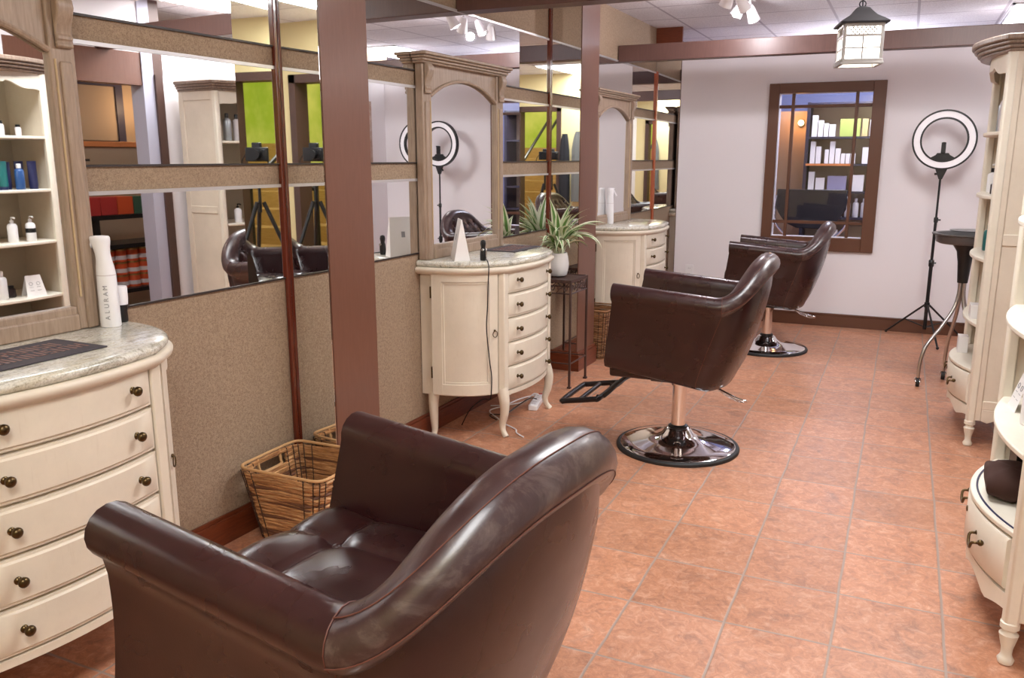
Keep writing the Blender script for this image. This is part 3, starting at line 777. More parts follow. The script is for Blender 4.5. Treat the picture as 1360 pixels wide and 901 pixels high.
# ------------------------------------------------------------------ etagere cabinets (right side); built with the front towards +X
def bowx(y, hw=0.345, b=0.085): return b*(1-(y/hw)**2)
def make_cabinet(label):
    t = thing('display_cabinet', label, 'cabinet', (0, 0, 0), pi)
    HW = 0.385; D = 0.40; ZC = 1.94
    # side panels: frame and recessed fields
    for s in (-1, 1):
        p = MB(); y0 = s*(HW-0.008); a, b = sorted((y0, s*(HW-0.022)))
        p.box(-D, -0.02, a, b, 0.155, ZC)
        a, b = sorted((s*(HW-0.012), s*HW))
        p.box(-D, -D+0.05, a, b, 0.14, ZC).box(-0.06, -0.015, a, b, 0.14, ZC).box(-D+0.05, -0.06, a, b, ZC-0.07, ZC)
        p.box(-D+0.05, -0.06, a, b, 1.03, 1.085).box(-D+0.05, -0.06, a, b, 0.20, 0.245)
        p.prism([(-D+0.05, 0.20), (-D+0.05, 0.14), (-D+0.09, 0.13), (-D+0.14, 0.155), (-D+0.22, 0.165), (-0.14, 0.155), (-0.09, 0.13), (-0.06, 0.14), (-0.06, 0.20)], a, b, 'xz')
        p.build('side_panel', 'cream', t, bevel=0.003)
        po = MB(); po.prism([(-0.035, s*(HW-0.036)), (0.0, s*(HW-0.040)), (0.008, s*(HW-0.02)), (0.0, s*(HW+0.002)), (-0.035, s*(HW+0.004))], 0.13, ZC); po.build('post', 'cream2', t, bevel=0.006)
        for xx in (-0.015, -D+0.03):
            f = MB(); f.lathe([(0.012, 0.0), (0.020, 0.002), (0.023, 0.014), (0.018, 0.022), (0.015, 0.03), (0.016, 0.05), (0.022, 0.075), (0.026, 0.095), (0.018, 0.103), (0.018, 0.110), (0.026, 0.115), (0.026, 0.132), (0.02, 0.136)], (xx, s*(HW-0.018), 0), 20)
            f.build('foot', 'cream2', t, smooth=50)
    MB().box(-D, -D+0.014, -HW+0.02, HW-0.02, 0.14, ZC).build('back_panel', 'cabin', t, smooth=0)
    ys = [-0.345+0.69*i/24 for i in range(25)]
    def plate(z0, z1, b, x_back=-D+0.014, w=1.0, name='shelf', mat='cream2', bev=0.004):
        m = MB(); m.prism([(x_back, -0.362)]+[(-0.01, -0.362)]+[(-0.005+bowx(y, b=b), y*w) for y in ys]+[(-0.01, 0.362), (x_back, 0.362)], z0, z1)
        return m.build(name, mat, t, bevel=bev, smooth=40)
    for z in (0.625, 0.955, 1.265, 1.575): plate(z-0.018, z, 0.052)
    # drawer case with bowed front
    plate(0.375, 0.392, 0.098, name='case_top')
    m = MB(); m.prism([(-D+0.02, -0.355)]+[(-0.02+bowx(y, b=0.085), y) for y in ys]+[(-D+0.02, 0.355)], 0.20, 0.375); m.build('drawer_case', 'cream2', t, smooth=40)
    dr = MB(); rows = []
    for y in [-0.325+0.65*i/24 for i in range(25)]:
        x = bowx(y, b=0.09); rows.append([(x-0.03, y, 0.212), (x-0.002, y, 0.212), (x+0.004, y, 0.22), (x+0.004, y, 0.36), (x-0.002, y, 0.368), (x-0.03, y, 0.368)])
    dr.grid(rows, closeu=True, caps=True); d = dr.build('drawer', 'cream2', t, smooth=40)
    for s in (-1, 1):
        h = MB(); yy = s*0.19; x = bowx(yy, b=0.09)
        h.tube(smoothpts([(x+0.006, yy-0.04, 0.30), (x+0.03, yy-0.038, 0.298), (x+0.034, yy-0.025, 0.278), (x+0.034, yy, 0.272), (x+0.034, yy+0.025, 0.278), (x+0.03, yy+0.038, 0.298), (x+0.006, yy+0.04, 0.30)], 4), 0.0045, 8)
        for q in (-0.04, 0.04): h.sphere((x+0.008, yy+q, 0.302), 0.010, 6)
        h.build('handle', 'brass', d, smooth=60)
    h = MB(); h.lathe([(0.010, 0), (0.010, 0.004), (0.004, 0.006)], (bowx(0, b=0.09)+0.003, 0, 0.32), 12, 'x'); h.build('keyhole', 'brass', d)
    # scalloped apron
    ap = MB(); rows = []
    for y in [-0.345+0.69*i/32 for i in range(33)]:
        x = bowx(y, b=0.082); zz = 0.135+0.03*abs(sin(pi*1.5*y/0.345))+0.01*cos(y/0.345*pi)
        rows.append([(x-0.02, y, zz), (x, y, zz), (x, y, 0.202), (x-0.02, y, 0.202)])
    ap.grid(rows, closeu=True, caps=True); ap.build('apron', 'cream2', t, smooth=40)
    # valance under the crown
    va = MB(); rows = []
    for i in range(41):
        y = -0.350+0.70*i/40; x = bowx(y, b=0.05); q = abs(y)/0.35
        zz = 1.875-0.05*(q**3)-0.012*cos(q*pi*3)*(q > 0.33)
        rows.append([(x-0.02, y, zz), (x, y, zz), (x, y, ZC), (x-0.02, y, ZC)])
    va.grid(rows, closeu=True, caps=True); va.build('valance', 'cream2', t, smooth=40)
    MB().box(-D, 0, -0.36, 0.36, ZC-0.016, ZC).build('top_board', 'cream2', t)
    cr = MB()
    for (z0, z1, e) in ((1.935, 1.950, 0.015), (1.950, 1.968, 0.03), (1.968, 1.985, 0.045), (1.985, 2.012, 0.058)):
        pl = [(-D-0.0, -HW-e*0.7)]+[(0.0+e*0.3, -HW-e*0.7)]+[(e+bowx(y, b=0.085)*1.0, y*1.02) for y in ys]+[(0.0+e*0.3, HW+e*0.7), (-D, HW+e*0.7)]
        cr.prism(pl, z0, z1)
    cr.build('crown', 'crown', t, bevel=0.006)
    return t
cabA = make_cabinet('tall cream display cabinet with bowed shelves, the farther one on the right')
XC = 0.385
CAB = [(5.10), (2.985)]
cabA.location = (XC, CAB[0], 0)
dup(cabA, (XC-0.015, CAB[1], 0), pi, 'nearer cream display cabinet cut by the right picture edge, brown cloth inside')
SH = [0.392, 0.625, 0.955, 1.265, 1.575]
# ------------------------------------------------------------------ bottles and small goods
def bottle(kind, label, loc, group=None, h=None, body='plastic', cap='cap', r=0.026, rz=0.0, name=None, cat='bottle', flat=False):
    t = thing(name or 'bottle', label, cat, loc, rz, group)
    if kind == 'cyl':      # straight bottle with a narrow neck and tall cap
        h = h or 0.2
        MB().lathe([(r*0.9, 0), (r, 0.004), (r, h*0.72), (r*0.8, h*0.78), (r*0.42, h*0.81), (r*0.42, h*0.84)], n=18).build('body', body, t)
        MB().lathe([(r*0.5, h*0.83), (r*0.5, h*0.98), (r*0.4, h)], n=14).build('cap', cap, t)
    elif kind == 'pump':
        h = h or 0.17
        MB().lathe([(r*0.9, 0), (r, 0.004), (r, h*0.62), (r*0.75, h*0.70), (r*0.35, h*0.73), (r*0.35, h*0.77)], n=18).build('body', body, t)
        m = MB(); m.lathe([(r*0.38, h*0.76), (r*0.38, h*0.84), (r*0.15, h*0.85), (r*0.15, h*0.94)], n=12)
        m.tube([(0, 0, h*0.95), (-r*0.9, 0, h*0.95), (-r*1.3, 0, h*0.92)], 0.005, 6); m.build('pump', cap, t)
    elif kind == 'jar':
        h = h or 0.08
        MB().lathe([(r*0.9, 0), (r, 0.003), (r, h*0.7), (r*0.7, h*0.8)], n=18).build('body', body, t)
        MB().lathe([(r*0.75, h*0.78), (r*0.75, h), (r*0.7, h)], n=16).build('cap', cap, t)
    elif kind == 'tube':
        h = h or 0.17
        rows = []
        for k in range(9):
            z = 0.02+(h-0.02)*k/8; f = k/8
            rows.append([(r*(1-0.85*f)*cos(2*pi*j/16), r*(1+0.12*f)*sin(2*pi*j/16), z) for j in range(16)])
        MB().grid(rows, closeu=True, caps=True).build('body', body, t)
        MB().lathe([(r*0.9, 0), (r*0.92, 0.018), (r*0.9, 0.02)], n=16).build('cap', cap, t)
    return t
def crate(name, label, cat, loc, sx, sy, sz, mat, group=None, rz=0.0, extra=None):
    b = MB().box(-sx/2, sx/2, -sy/2, sy/2, 0, sz)
    o = b.build(name, mat, bevel=0.0015, loc=loc, rz=rz); tag(o, label, cat, group); return o

ya = CAB[0]; yb = CAB[1]; xs = XC+0.10
# far cabinet
g1 = 'tall bottles on the top shelf of the far cabinet'
for k, (y, h, bd, lb) in enumerate(((4.86, 0.205, 'silver', 'tall silver bottle, nearest on the top shelf of the far cabinet'), (4.955, 0.20, 'label', 'tall pale bottle second along the top shelf of the far cabinet'),
                                    (5.045, 0.20, 'plastic', 'tall white bottle third along the top shelf of the far cabinet'), (5.25, 0.22, 'label', 'tall pale bottle farther along the top shelf of the far cabinet'), (5.36, 0.2, 'silver', 'tall silver bottle at the far end of the top shelf'))):
    bottle('cyl', lb, (0.44, y, SH[4]), h=h, body=bd, r=0.030)
for (y, kd, h, bd, cp, lb) in ((4.90, 'cyl', 0.11, 'amber', 'gold', 'short dark bottle on the third shelf of the far cabinet'), (4.97, 'pump', 0.16, 'plastic', 'plastic', 'white pump bottle beside the short dark bottle, far cabinet'),
                               (5.06, 'jar', 0.07, 'amber', 'cap', 'small dark jar on the third shelf of the far cabinet'), (5.3, 'cyl', 0.13, 'plastic', 'cap', 'white bottle with black cap farther along the third shelf')):
    bottle(kd, lb, (0.42, y, SH[3]), h=h, body=bd, cap=cp, r=0.027)
for (y, kd, h, bd, cp, lb) in ((4.90, 'pump', 0.15, 'plastic', 'cap', 'white pump bottle with black top, middle shelf of the far cabinet'), (5.00, 'cyl', 0.17, 'plastic', 'plastic', 'all white round bottle on the middle shelf of the far cabinet'), (5.25, 'cyl', 0.14, 'teal', 'cap', 'teal bottle on the middle shelf of the far cabinet')):
    bottle(kd, lb, (0.43, y, SH[2]), h=h, body=bd, cap=cp, r=0.028)
crate('carton', 'small white carton standing on the low shelf top of the far cabinet', 'box', (0.36, 5.22, SH[0]), 0.05, 0.09, 0.09, 'paperw')
crate('carton', 'flat white carton on the second shelf of the far cabinet', 'box', (0.40, 5.0, SH[1]), 0.08, 0.12, 0.07, 'paperw')
# near cabinet
for (y, h, lb) in ((3.10, 0.085, 'small pink bottle with dark cap on the top shelf of the nearer cabinet'), (3.20, 0.065, 'tiny bottle with dark cap on the top shelf, right of the pink one')):
    bottle('jar', lb, (0.42, y, SH[4]), h=h, body='label', cap='cap', r=0.017)
for k, (y, kd, h, bd, x, lb) in enumerate(((2.96, 'cyl', 0.15, 'navy', 0.42, 'navy bottle at the left of the tube row in the nearer cabinet'), (3.01, 'tube', 0.15, 'navy', 0.45, 'navy tube at the back of the tube row in the nearer cabinet'), (3.065, 'tube', 0.165, 'teal', 0.40, 'teal tube in the tube row of the nearer cabinet'),
                                         (3.115, 'tube', 0.16, 'navy', 0.45, 'navy tube right of the teal tube, nearer cabinet'), (3.155, 'cyl', 0.15, 'blue', 0.385, 'bright blue bottle with white top in the nearer cabinet'),
                                         (3.20, 'tube', 0.165, 'navy', 0.46, 'navy tube behind the bright blue bottle, nearer cabinet'), (3.262, 'tube', 0.165, 'navy', 0.43, 'last navy tube at the far end of the tube row, nearer cabinet'))):
    bottle(kd, lb, (x, y, SH[3]), h=h, body=bd, cap='plastic' if bd == 'blue' else 'navy', r=0.026)
for (y, cp, lb) in ((3.10, 'plastic', 'clear white pump bottle on the middle shelf of the nearer cabinet'), (3.21, 'plastic', 'white spray bottle with black label on the middle shelf of the nearer cabinet')):
    b_ = bottle('pump', lb, (0.43, y, SH[2]), h=0.155, body='plastic', cap=cp, r=0.028)
    if 'black label' in lb: MB().lathe([(0.0286, 0.052), (0.0286, 0.078)], n=18).build('label_band', 'black', b_)
bottle('cyl', 'white bottle beside the folded card on the low shelf of the nearer cabinet', (0.42, 2.99, SH[1]), h=0.17, body='plastic', cap='plastic', r=0.03)
bottle('jar', 'small dark jar between white bottle and folded card, nearer cabinet', (0.48, 3.07, SH[1]), h=0.07, body='amber', cap='cap', r=0.03)
cd = thing('folded_card', 'white folded card with grey round prints on the nearer cabinet low shelf', 'card', (0.42, 3.18, SH[1]), radians(4))
MB().add([(-0.035, -0.06, 0), (-0.035, 0.06, 0), (0.0, 0.045, 0.125), (0.0, -0.045, 0.125)], [(0, 1, 2, 3)]).add([(0.035, -0.06, 0), (0.035, 0.06, 0), (0.001, 0.045, 0.125), (0.001, -0.045, 0.125)], [(0, 1, 2, 3)]).build('card', 'paperw', cd, smooth=0)
mm = MB()
for yy in (-0.022, 0.022):
    for k in range(3):
        z = 0.075-0.02*k; x = -0.035+0.035*z/0.125-0.0012
        ring = [(x+0.28*0.0, yy+0.011*cos(a), z+0.009*sin(a)) for a in [2*pi*q/12 for q in range(12)]]
        ring = [(-0.0362+0.28*p[2], p[1], p[2]) for p in ring]
        if k == 0: mm.tube(ring, 0.0012, 4, closed=True)
        else: mm.tube([(-0.0362+0.28*z, yy-0.012, z), (-0.0362+0.28*z, yy+0.012, z)], 0.001, 4)
mm.build('print', 'ink', cd)
# brown cloth and black box on the near cabinet drawer case
cl = MB(); rows = []
for i in range(15):
    th = pi*i/14; ring = []
    for j in range(20):
        ph = 2*pi*j/20; rr = sin(th); ex = abs(cos(ph))**0.6*math.copysign(1, cos(ph)); ey = abs(sin(ph))**0.6*math.copysign(1, sin(ph))
        wob = 1+0.08*sin(3*ph+2*th)+0.05*sin(7*ph)
        ring.append((0.075*rr**0.6*ex*wob, 0.12*rr**0.6*ey*wob, 0.045-0.045*math.copysign(abs(cos(th))**0.8, cos(th))+0.006*sin(5*ph)*rr))
    rows.append(ring)
cl.grid(rows, closeu=True)
tag(cl.build('folded_cloth', 'cloth', loc=(0.385, 2.98, SH[0]+0.001), smooth=60), 'dark brown folded cloth lying on the drawer case of the nearer cabinet', 'cloth')
bx = thing('product_box', 'black box with pink trim behind the brown cloth, nearer cabinet', 'box', (0.46, 3.19, SH[0]), 0.1)
MB().box(-0.05, 0.05, -0.05, 0.05, 0, 0.11).build('box_body', 'black', bx, bevel=0.002)
MB().box(-0.051, 0.051, -0.051, 0.051, 0.085, 0.098).build('trim_band', 'redbox', bx)

m = MB(); ys_ = [-0.33+0.66*i/24 for i in range(25)]
slab(m, [Vector((bowx(y, b=0.098)-0.028, y)) for y in ys_], 0.0, 0.006, 0.0, 0.002)
tag(m.build('shelf_liner', 'navy', loc=(XC-0.015, CAB[1], SH[0]+0.0005), rz=pi), 'thin curved navy edge strip on the drawer case of the nearer cabinet', 'trim strip')
# ------------------------------------------------------------------ things on the dressers
def spray_bottle(loc, rz, label, text=True):
    t = thing('spray_bottle', label, 'spray bottle', loc, rz)
    rows = []
    prof = [(0.0, 0.0285, 0.0285, 0), (0.003, 0.0300, 0.0300, 0), (0.10, 0.0290, 0.0290, 0), (0.16, 0.0280, 0.0280, 0), (0.185, 0.0255, 0.0262, -0.001), (0.205, 0.0222, 0.024, -0.002), (0.225, 0.0215, 0.0225, -0.004), (0.245, 0.0245, 0.022, -0.006), (0.262, 0.029, 0.022, -0.008), (0.272, 0.030, 0.0215, -0.009), (0.277, 0.027, 0.019, -0.009), (0.2785, 0.015, 0.010, -0.009)]
    for z, a, b, o in prof:
        rows.append([(o+a*cos(2*pi*k/28), b*sin(2*pi*k/28), z) for k in range(28)])
    MB().grid(rows, closeu=True, caps=True).build('body', 'plastic', t, smooth=60)
    m = MB(); m.tube(smoothpts([(-0.030, 0, 0.262), (-0.040, 0, 0.245), (-0.052, 0, 0.228), (-0.062, 0, 0.212)], 4), [0.008]*4+[0.0085]*4+[0.009]*4+[0.006], 10, squash=1.0); m.build('trigger', 'plastic', t, smooth=60)
    m = MB(); m.lathe([(0.006, 0), (0.006, -0.008), (0.003, -0.009)], (-0.034, 0, 0.266), 12, 'x'); m.build('nozzle', 'black', t)
    m = MB(); m.lathe([(0.0282, 0.158), (0.0286, 0.1595), (0.0282, 0.161)], n=28); m.build('seam_ring', 'label', t)
    if text:
        R = 0.0302
        for i, ch_ in enumerate('ALURAM'):
            # text runs upwards; glyph tops point to local -X side
            z = 0.030+0.0185*i
            mt_ = Matrix.Translation((0, -R, z)) @ Matrix.Rotation(radians(90), 4, 'X') @ Matrix.Rotation(radians(90), 4, 'Z')
            text_mesh(ch_, 0.019, 0.0004, 'lettering', 'ink', t, mt_)
    return t
sp = DP(0, 0.085, 0.40)
spray_bottle(sp, radians(38), 'white spray bottle lettered ALURAM on the nearest dresser')
t = thing('powder_brush', 'white topped bottle with black base beside the lettered spray bottle', 'bottle', DP(0, 0.058, 0.462))
MB().lathe([(0.016, 0), (0.018, 0.004), (0.0175, 0.035), (0.021, 0.052), (0.021, 0.058)], n=20).build('black_base', 'black', t)
MB().lathe([(0.021, 0.056), (0.0225, 0.075), (0.0225, 0.110), (0.021, 0.114), (0.012, 0.1145)], n=20).build('white_top', 'plastic', t)
b3 = DP(2, 0.075, -0.17)
spray_bottle(b3, radians(-120), 'plain white spray bottle on the far dresser', text=False)

def salon_mat(i, d0, d1, s0, s1, label, words, ts):
    a = DP(i, (d0+d1)/2, (s0+s1)/2, ZT+0.0005)
    t = thing('heat_mat', label, 'mat', a, RZW)
    w, h = (d1-d0)/2, (s1-s0)/2
    MB().box(-w, w, -h, h, 0, 0.004).build('mat', 'mat', t, bevel=0.002)
    # heavy bar print that reads as close-set capitals
    pr = MB(); random.seed(3)
    for r_ in range(2):
        x0 = -w*0.62+r_*w*0.66
        y = -h*0.86
        while y < h*0.84:
            kk = random.choice('HIIVSUN'); bw_ = 0.007; L_ = w*0.52
            if kk in 'HUN':
                pr.box(x0, x0+L_, y, y+bw_, 0.004, 0.0046).box(x0, x0+L_, y+0.020, y+0.020+bw_, 0.004, 0.0046)
                xm = {'H': x0+L_*0.42, 'U': x0, 'N': x0+L_-bw_}[kk]; pr.box(xm, xm+bw_, y, y+0.027, 0.004, 0.0046); y += 0.036
            elif kk == 'S':
                for q in (0, 0.45, 0.87): pr.box(x0+L_*q, x0+L_*q+bw_, y, y+0.024, 0.004, 0.0046)
                pr.box(x0, x0+L_*0.45, y, y+bw_, 0.004, 0.0046).box(x0+L_*0.45, x0+L_, y+0.017, y+0.024, 0.004, 0.0046); y += 0.033
            else:
                pr.box(x0, x0+L_, y, y+bw_, 0.004, 0.0046); y += 0.016
    pr.build('print', 'matink', t, smooth=0)
salon_mat(0, 0.13, 0.345, -0.36, 0.19, 'charcoal heat mat with copper letter print on the nearest dresser', 'x', 1)
salon_mat(1, 0.10, 0.30, 0.05, 0.40, 'charcoal heat mat on the middle dresser', 'x', 1)

# acrylic sign card on the middle dresser
t = thing('sign_holder', 'white tent card in a clear stand at the end of the middle dresser', 'sign', DP(1, 0.185, -0.35), radians(-54))
m = MB(); m.add([(-0.080, 0.035, 0), (0.080, 0.035, 0), (0.080, -0.045, 0), (-0.080, -0.045, 0), (-0.068, -0.006, 0.205), (0.068, -0.006, 0.205), (0.068, -0.002, 0.205), (-0.068, -0.002, 0.205)],
    [(0, 1, 2, 3), (3, 2, 5, 4), (1, 0, 7, 6), (4, 5, 6, 7), (0, 3, 4, 7), (2, 1, 6, 5)])
m.build('card', 'paperw', t, smooth=0)
def cy_(z): return -0.0465+0.185*z
m = MB(); m.add([(-0.010, cy_(.10), .10), (0.010, cy_(.10), .10), (0.010, cy_(.13), .13), (-0.010, cy_(.13), .13)], [(0, 1, 2, 3)]); m.build('logo', 'ink', t, smooth=0)

# curling tool with cord
pz = DP(1, 0.31, -0.345)
t = thing('curling_tool', 'black hair curling tool standing on the middle dresser edge, cord hanging down', 'hair tool', pz)
m = MB(); m.lathe([(0.013, 0.0), (0.016, 0.004), (0.017, 0.03), (0.014, 0.055), (0.011, 0.066), (0.012, 0.07), (0.015, 0.085), (0.012, 0.10), (0.004, 0.104)], n=18); m.build('body', 'black', t)
m = MB(); m.tube([(0.004, -0.02, 0.055), (0.006, 0.02, 0.055)], 0.006, 8); m.tube([(0.016, -0.0, 0.02), (0.018, 0, 0.05)], 0.004, 6); m.build('clamp', 'steel', t)
m = MB()
m.tube(smoothpts([(0.010, -0.008, 0.012), (0.045, -0.045, 0.006), (0.062, -0.062, -0.03), (0.050, -0.048, -0.12), (0.053, -0.060, -0.22), (0.050, -0.068, -0.32), (0.049, -0.052, -0.42), (0.052, -0.036, -0.52), (0.055, -0.022, -0.60), (0.050, -0.018, -0.69), (0.036, -0.01, -0.725), (-0.02, 0.02, -0.74), (-0.12, 0.07, -0.82), (-0.20, 0.12, -0.9345)], 6), 0.003, 6); m.build('cord', 'black', t)

# power strip and cables under the middle dresser
t = thing('power_strip', 'white power strip with cables on the tiles under the middle dresser', 'power strip', (-1.90, 4.47, 0), radians(12))
MB().box(-0.027, 0.027, -0.13, 0.13, 0.0, 0.034).build('case', 'plastic', t, bevel=0.006)
m = MB()
for k in range(5): m.box(-0.012, 0.012, -0.105+0.042*k, -0.105+0.042*k+0.024, 0.034, 0.0345)
m.build('sockets', 'label', t, smooth=0)
m = MB(); m.box(-0.01, 0.01, 0.108, 0.122, 0.034, 0.038); m.build('switch', 'redbox', t)
m = MB(); m.tube(smoothpts([(0, 0.13, 0.02), (-0.05, 0.16, 0.01), (-0.12, 0.08, 0.006), (-0.18, -0.08, 0.006), (-0.24, -0.20, 0.006), (-0.16, -0.33, 0.006), (-0.10, -0.42, 0.006), (-0.02, -0.50, 0.006), (0.0, -0.56, 0.006), (0.05, -0.62, 0.006)], 6), 0.004, 6)
m.tube(smoothpts([(0.0, 0.08, 0.036), (-0.03, 0.06, 0.05), (-0.08, 0.02, 0.01), (-0.16, -0.06, 0.006), (-0.26, -0.10, 0.006)], 6), 0.004, 6)
m.build('cables', 'plastic', t)
m = MB(); m.tube(smoothpts([(0.0, 0.0, 0.036), (-0.04, -0.03, 0.045), (-0.11, -0.10, 0.006), (-0.14, -0.24, 0.006), (-0.22, -0.28, 0.006), (-0.16, -0.36, 0.006)], 6), 0.003, 6); m.build('black_cable', 'black', t)

# wall outlet on the white wall
t = thing('wall_outlet', 'white electrical outlet low on the white back wall', 'outlet', (-1.77, YB-0.001, 0.42))
MB().box(-0.036, 0.036, -0.006, 0, -0.058, 0.058).build('plate', 'plastic', t, bevel=0.003)
m = MB()
for z in (-0.025, 0.025):
    for x in (-0.007, 0.007): m.box(x-0.0015, x+0.0015, -0.0066, -0.005, z-0.006, z+0.006)
m.build('slots', 'ink', t, smooth=0)

# ------------------------------------------------------------------ plant stand with potted plant
t = thing('plant_stand', 'dark wrought iron plant stand beside the middle dresser', 'plant stand', (-1.993, 5.035, 0), RZW)
HS, TZ = 0.142, 0.70
fr = MB()
fr.box(-HS, HS, -HS, HS, TZ-0.014, TZ-0.004)
for a in (-1, 1):
    fr.box(-HS, HS, a*HS-0.006, a*HS+0.006, TZ-0.020, TZ); fr.box(a*HS-0.006, a*HS+0.006, -HS, HS, TZ-0.020, TZ)
fr.build('top', 'iron', t, bevel=0.002)
for a in (-1, 1):
    for b in (-1, 1):
        m = MB(); m.box(a*HS-0.007, a*HS+0.007, b*HS-0.007, b*HS+0.007, 0.012, TZ); m.box(a*HS-0.012, a*HS+0.012, b*HS-0.012, b*HS+0.012, 0.0, 0.012); m.build('leg', 'iron', t, bevel=0.002)
for side in range(4):
    m = MB(); R_ = Matrix.Rotation(side*pi/2, 4, 'Z')
    def tp(y, z): return tuple(R_ @ Vector((HS, y, z)))
    m.tube([tp(-HS, TZ-0.088), tp(HS, TZ-0.088)], 0.005, 6)
    for k in range(3):
        cy = (k-1)*0.088
        for sg in (-1, 1):
            m.tube([tp(cy+sg*(0.004+0.018*q/9*cos(q*0.75)+0.012), TZ-0.052+0.026*q/9*sin(q*0.75)*sg) for q in range(10)], 0.0035, 5)
        m.tube([tp(cy-0.042, TZ-0.083), tp(cy-0.015, TZ-0.055), tp(cy+0.015, TZ-0.045), tp(cy+0.042, TZ-0.022)], 0.0035, 5)
    m.build('scroll_apron', 'iron', t)
m = MB()
for a in (-1, 1): m.tube([(a*HS, -HS, 0.16), (a*HS, HS, 0.16)], 0.005, 6); m.tube([(-HS, a*HS, 0.16), (HS, a*HS, 0.16)], 0.005, 6)
m.build('stretcher', 'iron', t)
PP = (-2.003, 5.05, TZ+0.001)
t = thing('potted_plant', 'white pot with cream and green striped spider plant on the iron stand', 'plant', PP)
MB().lathe([(0.045, 0), (0.058, 0.008), (0.068, 0.05), (0.070, 0.085), (0.064, 0.125), (0.058, 0.150), (0.053, 0.150), (0.056, 0.125), (0.05, 0.12)], n=32).build('pot', 'pot', t, smooth=60)
MB().lathe([(0.002, 0.132), (0.053, 0.132)], n=20).build('soil', 'soil', t)
random.seed(11)
lv = MB(); uvs = []
NLF = 88
for i in range(NLF):
    az = i*2.39996+random.uniform(-.2, .2); k = i/NLF
    tilt = radians(8+72*k**0.9); L = random.uniform(0.30, 0.43); wd = random.uniform(0.021, 0.031)
    # leaves near the wall/mirror bend up and stay short
    p = Vector((random.uniform(-.015, .015), random.uniform(-.015, .015), 0.13)); rows = []
    if cos(az) < -0.15: L *= 0.46
    if sin(az) > 0.5: L *= 0.70
    d_az = Vector((cos(az), sin(az), 0)); side = Vector((-sin(az), cos(az), 0))
    an = tilt*0.35; seg = 14; tw = random.uniform(-.5, .5)
    for q in range(seg+1):
        f = q/seg
        w_ = wd*(sin(pi*min(1, 0.12+f*0.88))**0.6)*(1-f**4)
        if q == seg: w_ = 0.0004
        up = Vector((0, 0, 1))*sin(an)-d_az*cos(an)*0  # fold direction
        nrm = (Vector((0, 0, 1))*sin(min(an, pi/2)) + (-d_az)*cos(min(an, pi/2))*-1)
        nn = Vector((0, 0, 1))*cos(pi/2-an)+(-d_az)*cos(an)
        sd = (side*cos(tw*f)+nn*sin(tw*f))
        for j in range(5):
            c_ = (j-2)/2
            rows_pt = p+sd*w_*c_+nn*abs(c_)*w_*0.35
            if j == 0: row = []
            row.append(rows_pt); uvs.append(((j)/4, f))
        rows.append(row)
        dirv = d_az*sin(an)+Vector((0, 0, 1))*cos(an)
        p = p+dirv*(L/seg)
        an += (tilt*1.55+0.35)/seg*(0.6+f*0.9)
    lv.grid(rows)
lo = lv.build('leaves', 'leaf', t, smooth=80, uv=uvs)

